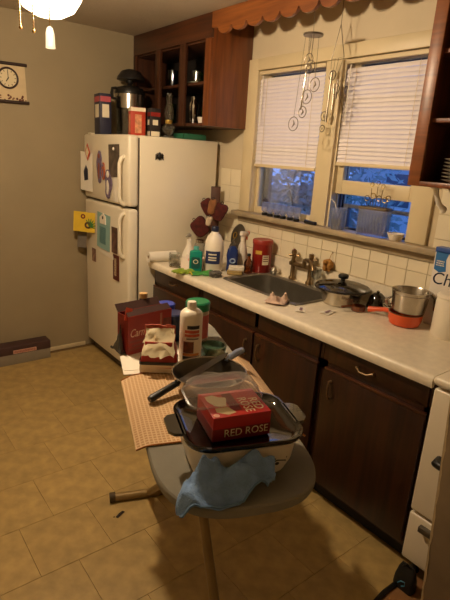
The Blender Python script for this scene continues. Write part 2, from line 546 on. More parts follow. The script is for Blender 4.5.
# ------------------------------------------------------------------ outside in the dusk
lawn_m = mat('lawn', '#3d4a2c', 0.9, var=0.3, scale=2, bump=0.5, bscale=20)
B().bb(0.5, 40, -30, 30, -0.75, -0.7).obj('lawn', lawn_m, label='dusky lawn outside the windows', cat='lawn', kind='structure')
leaf_m = mat('dusk_leaf', '#93a09a', 0.6, var=0.35, scale=3)
bark_m = mat('bark', '#3d3024', 0.9, var=0.2, scale=12)
def shrub(label, x, y, rx, ry, h, n, seed, lsz=.06):
    rnd = random.Random(seed)
    s = thing('garden_shrub', label, 'shrub', (x, y, -0.7), group='shrubs outside the windows')
    vs, fs = [], []
    for i in range(n):
        while True:
            a = Vector((rnd.uniform(-1, 1), rnd.uniform(-1, 1), rnd.uniform(-1, 1)))
            if .35 < a.length < 1: break
        k = 0.8 + .3 * noise.noise(a * 2.2 + Vector((seed, 0, 0)))
        c = Vector((a.x * rx * k, a.y * ry * k, h * .55 + a.z * h * .45 * k))
        d = Vector((rnd.gauss(0, 1), rnd.gauss(0, 1), rnd.gauss(0, 1))).normalized()
        e = d.orthogonal().normalized(); z = lsz * rnd.uniform(.6, 1.3)
        b0 = len(vs)
        vs += [c - d * z, c + e * z * .45, c + d * z, c - e * z * .45]
        fs.append((b0, b0 + 1, b0 + 2, b0 + 3))
    me = bpy.data.meshes.new('foliage'); me.from_pydata([tuple(v) for v in vs], [], fs); me.materials.append(leaf_m)
    o = bpy.data.objects.new('foliage', me); COL.objects.link(o); o.parent = s; o['kind'] = 'stuff'
    st = B()
    for i in range(5):
        a = 2 * math.pi * i / 5
        st.tube([(0.03 * math.cos(a), .03 * math.sin(a), 0), (rx * .3 * math.cos(a), ry * .3 * math.sin(a), h * .4), (rx * .55 * math.cos(a), ry * .55 * math.sin(a), h * .7)], [.03, .02, .008], 6)
    st.obj('stem', bark_m, s)
shrub('tall leafy shrub seen through the window nearer the fridge', 3.6, 1.2, 1.0, 1.5, 3.0, 2600, 1, .08)
shrub('low leafy bush seen through the raised window', 3.2, -1.3, .8, 1.2, 1.35, 2000, 2, .07)
shrub('bush farther off behind the low bush, through the raised window', 6.2, -.2, 1.2, 1.8, 2.1, 2000, 3, .09)
ho = thing('neighbour_house', 'pale neighbouring house across the lawn in dusk', 'house', (13, 3.5, -0.7))
B().bb(0, 4, -4.5, 4.5, 0, 2.6).obj('wall', mat('siding', '#c9ccd2', .7, var=.05, scale=2), ho)
B().prism([(-5, 2.6), (5, 2.6), (0, 4.6)], -.4, 4.4, 'yz').obj('roof', mat('roof_shingle', '#4a4a52', .9, var=.2, scale=6), ho)
for yy in (-2.6, 0, 2.6):
    wf = B().bb(-.03, .0, yy - .5, yy + .5, 1.0, 2.1, .01).obj('window', storm_m, ho)

# ------------------------------------------------------------------ ceiling lamp (single bulb behind a clear bowl)
LX, LY, LZ = -1.625, -1.80, 2.205
lp = thing('ceiling_lamp', 'glowing glass bowl ceiling lamp with hanging pull chains', 'lamp', (LX, LY, H))
brass_m = mat('lamp_brass', '#a58550', 0.35, metal=0.9)
z = LZ - H
B().lathe([(.001, 0), (.08, 0), (.075, -.02), (.03, -.04), (.001, -.042)], 24).obj('canopy', brass_m, lp)
B().tube([(0, 0, -.03), (0, 0, z + .14)], .012, 10).obj('stem', brass_m, lp)
B().lathe([(.001, z + .15), (.05, z + .15), (.10, z + .12), (.118, z + .085), (.118, z + .07), (.001, z + .07)], 28).obj('housing', brass_m, lp)
B().lathe([(.022, z + .075), (.022, z + .035), (.018, z + .03)], 14).obj('socket', brass_m, lp)
bulb_m = emit('bulb_glow', BULB_COLOR, BULB_STRENGTH)
B().ball((0, 0, z), .034, (1, 1, 1), 16, 10).obj('bulb', bulb_m, lp)
bowl_m = emit('bowl_glow', (1.0, 0.80, 0.52), 14.0, 0.72)
B().lathe([(.125, z + .07), (.128, z + .03), (.118, z - .02), (.092, z - .06), (.05, z - .083), (.012, z - .09)], 32, cap0=False, cap1=True).obj('glass_bowl', bowl_m, lp)
fob_m = glass('fob_plastic', (.9, .9, .88), .03, .3, .9, (.95, .93, .88))
def chain(dx, dy, z0, z1, fob):
    c = B()
    n = max(3, int((z0 - z1) / .010))
    c.tube([(dx, dy, z0), (dx, dy, z1)], .0016, 6)
    for i in range(n):
        c.ball((dx, dy, z0 + (z1 - z0) * i / n), .0032, u=8, v=5)
    co = c.obj('pull_chain', brass_m, lp)
    if fob:
        B().lathe([(.004, z1 + .004), (.010, z1 - .002), (.0145, z1 - .018), (.0165, z1 - .06), (.017, z1 - .066), (.001, z1 - .066)], 14, c=(dx, dy, 0)).obj('pull_fob', fob_m, co)
    else:
        B().ball((dx, dy, z1), .006, u=8, v=6).obj('pull_end', brass_m, co)
# chains leave the housing rim outside the bowl
chain(-.122, -.053, z + .085, z - .151, False)
chain(-.091, -.098, z + .085, z - .165, False)
chain(-.043, -.126, z + .085, z - .148, True)

# ------------------------------------------------------------------ refrigerator
fr = thing('refrigerator', 'white two door refrigerator with magnets in the corner', 'refrigerator', (-.42, -.41, 0))
fx, fy = .42, .41
B().bb(-.70 + fx, -.05 + fx, -.79 + fy, -.03 + fy, .03, 1.757, .012).obj('body', fridge_m, fr)
B().bb(-.708 + fx, -.70 + fx, -.782 + fy, -.038 + fy, .07, 1.74).obj('gasket', gasket_m, fr)
def fdoor(nm, z0, z1):
    return B().bb(-.785 + fx, -.708 + fx, -.79 + fy, -.03 + fy, z0, z1, .02, 3).obj(nm, fridge_m, fr)
fd = fdoor('freezer_door', 1.283, 1.757)
ld = fdoor('lower_door', .075, 1.268)
def fhandle(par, z0, z1):
    y = -.725 + fy
    x = -.785 + fx
    B().tube([(x + .004, y, z0), (x - .022, y, z0 + .012), (x - .036, y, z0 + .045), (x - .036, y, z1 - .045), (x - .022, y, z1 - .012), (x + .004, y, z1)], [.016, .015, .013, .013, .015, .016], 10).obj('handle', fridge_m, par)
fhandle(fd, 1.295, 1.615)
fhandle(ld, .92, 1.235)
B().bb(-.74 + fx, -.70 + fx, -.77 + fy, -.05 + fy, .0, .075).obj('kick_grille', gasket_m, fr)
B().bb(-.75 + fx, -.71 + fx, -.085 + fy, -.035 + fy, 1.757, 1.768, .003).obj('hinge_cap', fridge_m, fr)

# ------------------------------------------------------------------ upper cabinet over the fridge
uc = thing('wall_cabinet', 'open fronted brown wall cabinet above the refrigerator', 'cabinet', (-.175, -.535, 1.845))
cz = 1.845
def ub(x0, x1, y0, y1, z0, z1, nm, m=upw_m, bev=.002):
    return B().bb(x0 + .175, x1 + .175, y0 + .535, y1 + .535, z0 - cz, z1 - cz, bev).obj(nm, m, uc)
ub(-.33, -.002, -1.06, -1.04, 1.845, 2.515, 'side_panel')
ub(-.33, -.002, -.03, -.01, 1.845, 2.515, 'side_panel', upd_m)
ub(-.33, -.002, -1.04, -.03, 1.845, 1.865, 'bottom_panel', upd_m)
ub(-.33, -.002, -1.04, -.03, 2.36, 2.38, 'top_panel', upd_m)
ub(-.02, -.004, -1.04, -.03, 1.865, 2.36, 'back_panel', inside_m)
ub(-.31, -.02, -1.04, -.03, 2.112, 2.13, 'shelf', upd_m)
for y0, y1 in ((-1.06, -.995), (-.765, -.69), (-.425, -.355), (-.05, -.01)):
    ub(-.35, -.33, y0, y1, 1.845, 2.372, 'face_stile', upw_m if y0 < -1 else upd_m)  # nearest stile in lighter wood: its highlight is put into the colour
B().bb(-.35 + .175, -.33 + .175, -1.06 + .535, -.01 + .535, 2.372 - cz, 2.515 - cz, .002).obj('fascia', caby_m, uc)

# scalloped valance between the wall cabinets
va = thing('window_valance', 'scalloped orange brown wooden valance above the windows', 'valance', (-.34, -1.82, 2.378))
pts = [(-1.061, 2.515), (-1.061, 2.425)]
tips = [-1.329 + .139 * 1 - .139 * i for i in range(12)]
for t_ in [-1.19 + .0] + tips[1:]:
    for k in range(0, 13):
        a = math.pi * k / 12
        pts.append((t_ + .064 * math.cos(a), 2.418 - .040 * math.sin(a)))
pts = [p for p in pts if p[0] > -2.579]
pts += [(-2.579, 2.42), (-2.579, 2.515)]
B().prism([(p[0] + 1.82, p[1] - 2.378) for p in pts], -.01, .01, 'yz').obj('scalloped_board', val_m, va, angle=25)

# right wall cabinet
rc = thing('wall_cabinet', 'open shelved brown wall cabinet right of the windows', 'cabinet', (-.165, -3.1, 1.585))
def rb(x0, x1, y0, y1, z0, z1, nm, m=upw_m, bev=.002):
    return B().bb(x0 + .165, x1 + .165, y0 + 3.1, y1 + 3.1, z0 - 1.585, z1 - 1.585, bev).obj(nm, m, rc)
rb(-.31, -.002, -2.60, -2.58, 1.585, 2.515, 'side_panel')
rb(-.31, -.002, -3.62, -3.60, 1.585, 2.515, 'side_panel')
rb(-.31, -.002, -3.60, -2.60, 1.585, 1.605, 'bottom_panel')
rb(-.31, -.002, -3.60, -2.60, 2.45, 2.47, 'top_panel')
rb(-.02, -.006, -3.60, -2.60, 1.605, 2.45, 'back_panel', inside_m)
for zz in (1.866, 2.133):
    rb(-.305, -.02, -3.60, -2.60, zz - .018, zz, 'shelf')
rb(-.33, -.31, -2.637, -2.58, 1.585, 2.515, 'face_stile', val_m)  # lighter valance wood here paints in the bright sheen on the stile
rb(-.33, -.31, -3.12, -3.06, 1.585, 2.515, 'face_stile', val_m)
rb(-.33, -.31, -3.62, -2.637, 2.44, 2.515, 'face_rail', val_m)
rb(-.33, -.31, -3.06, -2.637, 1.585, 1.606, 'face_rail', upw_m)

# ------------------------------------------------------------------ base cabinets, worktop, sink
def pull(par, c, vertical, ln=.085):
    x, y, z = c
    h = ln / 2
    if vertical:
        pts = [(x, y, z + h), (x - .012, y + .004, z + h), (x - .024, y, z + h * .4), (x - .024, y - .003, z - h * .4), (x - .012, y - .006, z - h), (x, y - .004, z - h)]
    else:
        pts = [(x, y + h, z), (x - .012, y + h, z + .004), (x - .024, y + h * .45, z - .006), (x - .024, y - h * .45, z - .006), (x - .012, y - h, z + .004), (x, y - h, z)]
    B().tube(pts, [.008, .006, .004, .004, .006, .008], 8).obj('handle', MATS['pull_metal'], par)
mat('pull_metal', '#8a7358', 0.35, metal=0.9)
def base(label, y0, y1, layout):
    """layout: list of (kind, ya, yb, za, zb, handle)"""
    c = thing('base_cabinet', label, 'cabinet', (-.31, (y0 + y1) / 2, 0))
    oy = (y0 + y1) / 2
    k = B().bb(-.59 + .31, -.02 + .31, y0 + .001 - oy, y1 - .001 - oy, .10, .115)
    for yy in (y0 + .001, y1 - .019):
        k.bb(-.59 + .31, -.02 + .31, yy - oy, yy + .018 - oy, .115, .868)
    k.bb(-.03 + .31, -.02 + .31, y0 + .02 - oy, y1 - .02 - oy, .115, .868)
    k.obj('carcass', cabw_m, c)
    f = B()
    f.bb(-.61 + .31, -.59 + .31, y0 + .001 - oy, y1 - .001 - oy, .853, .868).bb(-.61 + .31, -.59 + .31, y0 + .001 - oy, y1 - .001 - oy, .715, .765).bb(-.61 + .31, -.59 + .31, y0 + .001 - oy, y1 - .001 - oy, .10, .14)
    for yy in (y0 + .001, y1 - .031):
        f.bb(-.61 + .31, -.59 + .31, yy - oy, yy + .03 - oy, .14, .853)
    f.obj('face_frame', dark_m if False else cabw_m, c)
    B().bb(-.55 + .31, -.53 + .31, y0 + .001 - oy, y1 - .001 - oy, 0, .10).obj('toe_kick', dark_m, c)
    for kind, ya, yb, za, zb, hd in layout:
        x1, x0 = (-.612, -.618) if kind == 'drawer' else (-.611, -.632)
        d = B().bb(x0 + .31, x1 + .31, ya - oy, yb - oy, za, zb, .004).obj(kind, cabw_m, c)
        if kind == 'door':
            B().bb(x0 + .31, x1 + .31, ya - oy, yb - oy, zb, zb + .012, .003).obj('top_rail', caby_m, d)  # lighter strip paints in the light caught by the door's top edge
        if hd:
            pull(d, (x0 + .31, hd[0] - oy, hd[1]), hd[2])
    return c
base('dark brown base cabinet at the refrigerator end of the counter', -1.455, -.86,
     [('drawer', -1.43, -.885, .762, .856, (-1.13, .805, False)), ('door', -1.44, -.875, .125, .728, (-1.36, .62, True))])
base('dark brown base cabinet under the steel sink', -2.465, -1.457,
     [('drawer', -1.975, -1.48, .762, .856, None), ('drawer', -2.445, -2.0, .762, .856, None),
      ('door', -1.975, -1.475, .125, .728, (-1.93, .64, True)), ('door', -2.45, -1.99, .125, .728, (-2.035, .64, True))])
base('dark brown base cabinet between the sink cabinet and the stove', -3.022, -2.467,
     [('drawer', -3.005, -2.50, .762, .856, (-2.71, .80, False)), ('door', -3.01, -2.495, .125, .728, (-2.545, .64, True))])

SX0, SX1, SY0, SY1 = -.47, -.09, -2.12, -1.47        # sink cut-out
ct = thing('countertop', 'long cream laminate countertop with rounded front edge', 'countertop', (-.32, -1.925, .87))
def cb(b, x0, x1, y0, y1, z0=.87, z1=.91):
    return b.bb(x0 + .32, x1 + .32, y0 + 1.925, y1 + 1.925, z0 - .87, z1 - .87)
sl = B()
for x0, x1, y0, y1 in ((-.63, SX0, -3.022, -.83), (SX1, -.002, -3.022, -.83), (SX0, SX1, -3.022, SY0), (SX0, SX1, SY1, -.83)):
    cb(sl, x0, x1, y0, y1)
sl.obj('slab', lam_m, ct)
ns = B()
prof = [(-.63, .91), (-.64, .908), (-.647, .902), (-.65, .892), (-.65, .872), (-.646, .862), (-.63, .862)]
a = ns.ring([(p[0] + .32, -3.022 + 1.925, p[1] - .87) for p in prof]); b = ns.ring([(p[0] + .32, -.83 + 1.925, p[1] - .87) for p in prof])
ns.skin([a, b]).obj('front_nosing', lam_m, ct)
cb(B(), -.028, -.007, -3.022, -.83, .91, 1.028).obj('back_lip', lam_m, ct)
B().bb(-.63 + .32, .29, -.834 + 1.925, -.8285 + 1.925, 0.004, .04).obj('end_strip', steel_m, ct)

sk = thing('kitchen_sink', 'stainless steel sink basin set into the counter', 'sink', (-.28, -1.795, .911))
hx_, hy_ = .2, .335
rim = B()
rings = []
for inset, zz, rr in ((0, .001, .05), (.004, .005, .05), (.022, .005, .06), (.030, -.004, .06), (.038, -.14, .07), (.075, -.155, .08)):
    rings.append(rim.ring([(x, y, zz) for x, y in roundrect(hx_ - inset, hy_ - inset, rr, 6)]))
rim.skin(rings, True, False, True).obj('basin', sinks_m, sk)
B().lathe([(.045, -.153), (.043, -.150), (.03, -.152), (.001, -.153)], 20).obj('drain', chrome_m, sk)

# ------------------------------------------------------------------ stove
sv = thing('kitchen_stove', 'white enamel stove at the end of the counter', 'stove', (-.32, -3.42, 0))
def sb(x0, x1, y0, y1, z0, z1, nm, m=stove_m, bev=.006, par=None, seg=2):
    return B().bb(x0 + .32, x1 + .32, y0 + 3.42, y1 + 3.42, z0, z1, bev, seg).obj(nm, m, par or sv)
sb(-.62, -.03, -3.80, -3.032, .08, .885, 'body')
sb(-.665, -.03, -3.805, -3.028, .885, .922, 'cooktop', bev=.016, seg=3)
od = sb(-.652, -.62, -3.798, -3.033, .325, .872, 'oven_door', bev=.012, seg=3)
B().tube([(-.652 + .32, -3.11 + 3.42, .60), (-.69 + .32, -3.115 + 3.42, .60), (-.692 + .32, -3.13 + 3.42, .60), (-.692 + .32, -3.71 + 3.42, .60), (-.652 + .32, -3.73 + 3.42, .60)], .016, 10).obj('handle', black_m, od)
dr = sb(-.648, -.62, -3.798, -3.033, .085, .312, 'storage_drawer', bev=.01, seg=3)
B().bb(-.672 + .32, -.648 + .32, -3.32 + 3.42, -3.09 + 3.42, .262, .288, .004).bb(-.664 + .32, -.648 + .32, -3.2 + 3.42, -3.15 + 3.42, .225, .265, .003).obj('handle', mat('drawer_handle', '#6b655a', .35, metal=.8), dr)
for xx, yy in ((-.58, -3.07), (-.58, -3.76), (-.08, -3.07), (-.08, -3.76)):
    B().lathe([(.02, 0), (.02, .01), (.012, .02), (.012, .082)], 10, c=(xx + .32, yy + 3.42, 0)).obj('foot', black_m, sv)
sb(-.09, -.03, -3.80, -3.032, .922, 1.10, 'back_guard')
for k in range(4):
    B().torus((-.46 + .28 * (k % 2) + .32, -3.24 - .36 * (k // 2) + 3.42, .928), .085, .006, 'z', 20, 6).obj('burner_ring', black_m, sv)

# ------------------------------------------------------------------ ironing board
def BD(p, s, z=0.0):
    return (p * .933 + s * .361, -p * .361 + s * .933, z)
BR = -R(21.15)
ZBRD = .90
ib = thing('ironing_board', 'grey covered ironing board used as a crowded side table', 'ironing board', BD(-.407, -2.88), BR)
out = []
for sgn, y0, ry in ((1, -.42, .262), (-1, .42, .262)):         # blunt rounded ends
    for k in range(33):
        a = math.pi + math.pi * k / 32
        e = 2.9
        c_, s_ = math.cos(a), math.sin(a)
        out.append((sgn * .216 * math.copysign(abs(c_) ** (2 / e), c_), y0 + sgn * ry * math.copysign(abs(s_) ** (2 / e), s_)))
top = B()
rings = []
for sc_, zz in ((.94, -.03), (.985, -.027), (1.0, -.016), (.995, -.004), (.98, 0), (.6, .0)):
    rings.append(top.ring([(x * sc_, (y + .0) * (1 - (1 - sc_) * .4), ZBRD + zz) for x, y in out]))
top.skin(rings).obj('padded_top', mat('board_cover', '#8a8678', .85, var=.10, scale=8, bump=.2, bscale=90), ib)
legm = mat('board_leg_paint', '#8d7446', 0.45, metal=.3, var=.15, scale=14)
for dx in (0.0,):
    B().tube([(dx, .125, .872), (dx, -.30, .44), (dx, -.74, .022)], .016, 10).obj('leg', legm, ib)
    B().tube([(dx - .07, -.40, .872), (dx - .07, .09, .40), (dx - .07, .515, .022)], .016, 10).obj('leg', legm, ib)
    B().tube([(dx + .07, -.40, .872), (dx + .07, .09, .40), (dx + .07, .515, .022)], .016, 10).obj('leg', legm, ib)
B().tube([(-.25, .515, .021), (.25, .515, .021)], .020, 12).obj('foot_bar', legm, ib)
B().tube([(-.2, -.74, .021), (.2, -.74, .021)], .020, 12).obj('foot_bar', legm, ib)
for dx, dy in ((-.25, .515), (.25, .515), (-.2, -.74), (.2, -.74)):
    s_ = 1 if dx > 0 else -1
    B().tube([(dx - s_ * .015, dy, .0235), (dx + s_ * .012, dy, .0235)], .0235, 12).obj('rubber_cap', mat('rubber_cap', '#4a3b22', .7) if 'rubber_cap' not in MATS else MATS['rubber_cap'], ib)
B().tube([(-.09, -.09, .52), (.09, -.09, .52)], .008, 8).obj('pivot_rod', legm, ib)

# ------------------------------------------------------------------ small things: colours
def cm(name, col, rough=.5, **k):
    return MATS[name] if name in MATS else mat(name, col, rough, **k)
red_m = cm('carton_red', '#8e1f14', .5, var=.05, scale=20)
dred_m = cm('carton_dark_red', '#5a1a12', .5, var=.12, scale=18)
cream_m = cm('cream_print', '#e8d9b4', .6)
orange_m = cm('orange_enamel', '#d8531c', .3, coat=.3)
blue_m = cm('blue_plastic', '#1f3a8c', .35)
navy_m = cm('navy_plastic', '#141c38', .4)
teal_m = cm('teal_soap', '#178a7a', .25, coat=.3)
green_m = cm('green_plastic', '#1c7a4c', .4)
pink_m = cm('pink_print', '#d99a86', .7)
grey_m = cm('grey_plastic', '#8a8578', .5)
brass2_m = cm('old_gold', '#b99a50', .4, metal=.7)
card_m = cm('cardboard', '#8f7350', .85, var=.12, scale=9)
label_m = cm('paper_label', '#e6dcc0', .7)
frost_m = glass('frosted_plastic', (.95, .94, .92), .05, .2, .20, (.85, .82, .76))
CT = .9105

def lathe_thing(name, label, cat, loc, parts, group=None, rz=0, rot=None):
    """parts: (name, material, profile, kwargs)"""
    t = thing(name, label, cat, loc, rz, group, rot=rot)
    for nm, m, prof, *kw in parts:
        B().lathe(prof, 24, **(kw[0] if kw else {})).obj(nm, m, t)
    return t
def marks(par, w, h, rows, m, loc, rot, name='print'):
    """unreadable fine print: rows of short dashes"""
    rnd = random.Random(len(par.name) + rows)
    b = B()
    for r_ in range(rows):
        x = -w / 2
        zz = h / 2 - (r_ + .5) * h / rows
        while x < w / 2 - .003:
            l = min(rnd.uniform(.003, .010), w / 2 - x)
            b.bb(x, x + l, zz - h / rows * .28, zz + h / rows * .28, 0, .0005)
            x += l + .0022
    return b.obj(name, m, par, loc=loc, rot=rot, smooth=False)
def arc_label(par, r, z0, z1, a0, a1, m, name='label_wrap', n=12, sx=1, sy=1):
    b = B()
    b.grid(lambda u, v: (sx * (r + .0008) * math.cos(a0 + (a1 - a0) * u), sy * (r + .0008) * math.sin(a0 + (a1 - a0) * u), z0 + (z1 - z0) * v), n, 1, .0006)
    return b.obj(name, m, par)
CAMD = math.atan2(-3.833 + 1.5, -2.327 + .3)      # rough heading of the room's open side, for which way labels face

# ------------------------------------------------------------------ wall clock
ck = thing('wall_clock', 'cream hanging panel with a round clock face and dark rods', 'clock', (-1.307, -.004, 1.92), rot=(0, R(-1.2), 0))
B().bb(-.118, .118, -.008, 0, .01, .258).obj('panel', cm('clock_panel', '#cdb892', .8, var=.08, scale=14), ck)
for zz in (.012, .258):
    B().tube([(-.13, -.012, zz), (.13, -.012, zz)], .011, 10).obj('rod', cm('clock_rod', '#2c1a12', .5), ck)
B().torus((0, -.011, .165), .064, .007, 'y', 32, 8).obj('bezel', cm('clock_bezel', '#33201a', .4), ck)
B().lathe([(.001, 0), (.062, 0), (.062, .003), (.001, .003)], 32).obj('dial', cm('clock_dial', '#d8c8a2', .6), ck, loc=(0, -.008, .165), rot=(R(90), 0, 0))
for k in range(12):
    a = 2 * math.pi * k / 12
    B().bb(-.002, .002, -.0008, .0008, .043, .053).obj('hour_mark', black_m, ck, loc=(0, -.0125, .165), rot=(0, a, 0), smooth=False)
B().bb(-.002, .002, -.001, .001, -.008, .042).obj('minute_hand', black_m, ck, loc=(0, -.0145, .165), smooth=False)
B().bb(-.003, .003, -.001, .001, -.006, .028).obj('hour_hand', black_m, ck, loc=(0, -.0155, .165), rot=(0, R(213), 0), smooth=False)
rnd = random.Random(4)
fg = B()
for k in range(26):
    fg.ball((rnd.uniform(-.11, .11), -.009, .022 + abs(rnd.gauss(0, .016))), rnd.uniform(.004, .009), (1, .25, 1), 7, 5)
fg.obj('floral_print', cm('floral', '#6b3f30', .8, var=.4, scale=60), ck)

# ------------------------------------------------------------------ long carton on the floor at the back wall
lc = thing('long_carton', 'long grey carton with dark lid lying against the back wall', 'box', (-1.40, -.075, 0))
B().bb(-.26, .255, -.055, .06, 0, .085, .002).obj('base', cm('carton_grey', '#8d8371', .8, var=.06, scale=10), lc)
B().bb(-.263, .258, -.058, .062, .085, .15, .003).obj('lid', cm('carton_maroon', '#4a3230', .6, var=.1, scale=10), lc)
B().bb(-.03, .145, -.0595, -.058, .09, .118).obj('label_strip', cm('label_pink', '#d9a890', .6), lc)
marks(lc, .165, .018, 2, cm('label_red', '#8c3328', .6), (.0575, -.060, .104), (R(90), 0, 0))

# ------------------------------------------------------------------ magnets and papers on the refrigerator
FXM = -.7865
def fpaper(name, label, cat, y, z, w, h, m, tilt=0.0, thick=.0012, x=FXM, yaw=0.0, extra=None):
    t = thing(name, label, cat, (x, y, z), rot=(R(tilt), 0, R(yaw)))
    b = B()
    b.grid(lambda u, v: (-.002 - .004 * math.sin(u * 3.1) * (1 - v), (u - .5) * w, (v - .5) * h), 6, 6, thick)
    b.obj('sheet', m, t)
    if extra: extra(t)
    return t
def mag(par, y, z, r, m, nm='magnet'):
    B().lathe([(.001, -.002), (r, -.002), (r * .8, .006), (.001, .007)], 12).obj(nm, m, par, loc=(-.004, y, z), rot=(0, R(-90), 0))
purple_m = cm('purple_print', '#75657f', .6, var=.4, scale=50)
fpaper('pinned_paper', 'white sheet hanging at the top outer edge of the freezer door', 'paper', -.125, 1.48, .165, .29, paper_m, 2, x=-.803, yaw=10,
       extra=lambda t: B().prism([(-.03, -.06), (.02, -.07), (.03, .0), (.0, .05), (-.025, .02)], -.009, -.008, 'yz').obj('dark_drawing', navy_m, t))
dm = thing('diamond_magnet', 'cream diamond magnet with a red border on the freezer door', 'magnet', (-.812, -.165, 1.625))
B().prism([(0, -.062), (.045, 0), (0, .062), (-.045, 0)], -.002, .002, 'yz').obj('red_border', cm('magnet_red', '#b5442c', .5), dm)
B().prism([(0, -.042), (.03, 0), (0, .042), (-.03, 0)], -.004, -.002, 'yz').obj('cream_centre', cream_m, dm)
def figure(label, y, z, h, w, m, m2, seed):
    t = thing('figure_magnet', label, 'magnet', (FXM - .002, y, z))
    rn = random.Random(seed)
    pts = []
    for k in range(22):
        a = 2 * math.pi * k / 22
        q = 1 + .22 * math.sin(3 * a + seed) + rn.uniform(-.08, .08)
        pts.append((w / 2 * math.cos(a) * q, h / 2 * math.sin(a) * (1 + .05 * rn.random())))
    B().prism(pts, -.008, -.001, 'yz').obj('figure_body', m, t)
    B().prism([(p[0] * .35, p[1] * .5 - h * .12) for p in pts], -.011, -.008, 'yz').obj('figure_detail', m2, t)
    B().ball((-.008, 0, h * .34), w * .24, (.25, 1, 1), 10, 8).obj('figure_head', m2, t)
figure('tall violet figure magnet in the middle of the freezer door', -.335, 1.525, .23, .075, purple_m, cm('magnet_rust', '#8a4a3a', .6), 1)
figure('small orange figure magnet between the violet magnets', -.405, 1.50, .12, .05, cm('magnet_orange', '#b5623c', .6), purple_m, 3)
figure('oval violet magnet with a white centre near the freezer handle', -.485, 1.415, .20, .10, purple_m, paper_m, 5)
fpaper('snapshot_print', 'dark snapshot print beside the freezer door handle', 'photo', -.575, 1.58, .17, .22, cm('photo_dark', '#54483f', .3, var=.7, scale=22), -2,
       extra=lambda t: mag(t, .0, .08, .012, paper_m))
fpaper('pinned_paper', 'plain white note below the dark snapshot on the freezer door', 'paper', -.60, 1.40, .07, .20, paper_m, 1)
def yel(t):
    for (y, z, r, m) in ((.03, -.01, .026, cm('print_brown', '#5a3a20', .7)), (-.01, .055, .018, cm('print_rust', '#7a2f1c', .7))):
        B().torus((-.006, -y, z - .012), r * .75, r * .3, 'x', 14, 6).obj('round_print', m, t)
    for k in range(7):
        a = R(50 + 26 * k)
        B().tube([(-.006, -.045, -.03), (-.007, -.045 + .045 * math.cos(a), -.02 + .05 * math.sin(a))], [.008, .003], 6).obj('leaf_print', cm('print_green', '#3f7a35', .7), t)
fpaper('greeting_card', 'bright yellow card with green leaves sticking out past the refrigerator', 'card', -.175, 1.10, .17, .155, cm('card_yellow', '#e0bb32', .6, var=.05, scale=20), 3, x=-.852, yaw=50, extra=yel)
fpaper('notepad_sheet', 'small grey paper hanging below the yellow card', 'paper', -.10, .955, .075, .14, cm('paper_grey', '#6f675c', .8, var=.1, scale=20), 3, x=-.842, yaw=50)
def blu_n(t):
    B().prism([(-.05, .06), (.05, .055), (.058, .10), (.0, .14), (-.04, .12)], -.010, -.004, 'yz').obj('note_flap', paper_m, t)
    mag(t, .0, .105, .016, cm('clip_dark', '#3a3a3a', .4))
    marks(t, .11, .13, 9, cm('ink_teal', '#4f8087', .8), (-.0085, 0, -.03), (R(90), 0, R(-90)))
fpaper('notepad_sheet', 'pale teal list with a clip on the lower door', 'paper', -.385, 1.055, .23, .27, cm('paper_teal', '#8fb4b0', .8, var=.04, scale=20), 3, extra=blu_n)
fpaper('pinned_paper', 'narrow white strip under the teal list on the lower door', 'paper', -.44, .892, .26, .03, paper_m, 3)
fpaper('snapshot_print', 'dark narrow snapshot right of the teal list', 'photo', -.575, 1.02, .095, .19, cm('photo_warm', '#5c3f36', .3, var=.7, scale=22), 0)
fpaper('snapshot_print', 'small faded snapshot low on the lower door', 'photo', -.20, .84, .075, .105, cm('photo_faded', '#8a6a58', .5, var=.5, scale=30), 0)
fpaper('recipe_strip', 'tall maroon strip with pale lettering under the lower door handle', 'card', -.60, .82, .10, .19, cm('strip_maroon', '#5e241c', .5, var=.1, scale=20), 0,
       extra=lambda t: marks(t, .13, .035, 2, cream_m, (-.008, 0, .005), (R(90), R(90), R(-90))))
bm_ = thing('insect_magnet', 'black insect shaped magnet on the side of the refrigerator', 'magnet', (-.553, -.7905, 1.63))
B().ball((0, -.006, 0), .018, (.8, .5, 1.5), 10, 8).obj('magnet_body', black_m, bm_)
for sgn in (-1, 1):
    for k in range(3):
        B().tube([(0, -.006, .012 - .012 * k), (sgn * .02, -.008, .016 - .012 * k), (sgn * .032, -.003, .004 - .014 * k)], .004, 6).obj('magnet_leg', black_m, bm_)

# ------------------------------------------------------------------ on top of the refrigerator
FT = 1.7575
def carton(name, label, loc, w, d, h, m, rz=0.0, bands=()):
    t = thing(name, label, 'box', loc, rz)
    B().bb(-w / 2, w / 2, -d / 2, d / 2, 0, h, .0015).obj('carton_body', m, t)
    for nm, z0, z1, mm, s_ in bands:
        B().bb(-w / 2 * s_, w / 2 * s_, -d / 2 - .001, -d / 2, z0 * h, z1 * h).obj(nm, mm, t)
        B().bb(-w / 2 - .001, -w / 2, -d / 2 * s_, d / 2 * s_, z0 * h, z1 * h).obj(nm, mm, t)
    return t
carton('food_carton', 'tall navy carton with pink band at the outer end of the refrigerator top', (-.70, -.20, FT), .085, .15, .285, cm('carton_navy', '#25263c', .5), R(-8),
       (('pink_band', .80, .93, cm('band_pink', '#b5505a', .5), .9), ('white_panel', .42, .74, label_m, .6)))
t = lathe_thing('food_steamer', 'steel and glass steamer pot with black lid on the refrigerator', 'pot', (-.50, -.24, FT), [
    ('glass_bowl', clear_m, [(.09, 0), (.098, .01), (.102, .2), (.098, .2), (.094, .012), (.001, .01)]),
    ('steel_band', steel_m, [(.100, .2), (.108, .2), (.110, .30), (.102, .30)], dict(cap0=False, cap1=False)),
    ('lid', black_m, [(.112, .30), (.115, .315), (.10, .345), (.05, .36), (.001, .362)]),
    ('lid_knob', black_m, [(.02, .36), (.016, .37), (.028, .385), (.026, .40), (.001, .402)])])
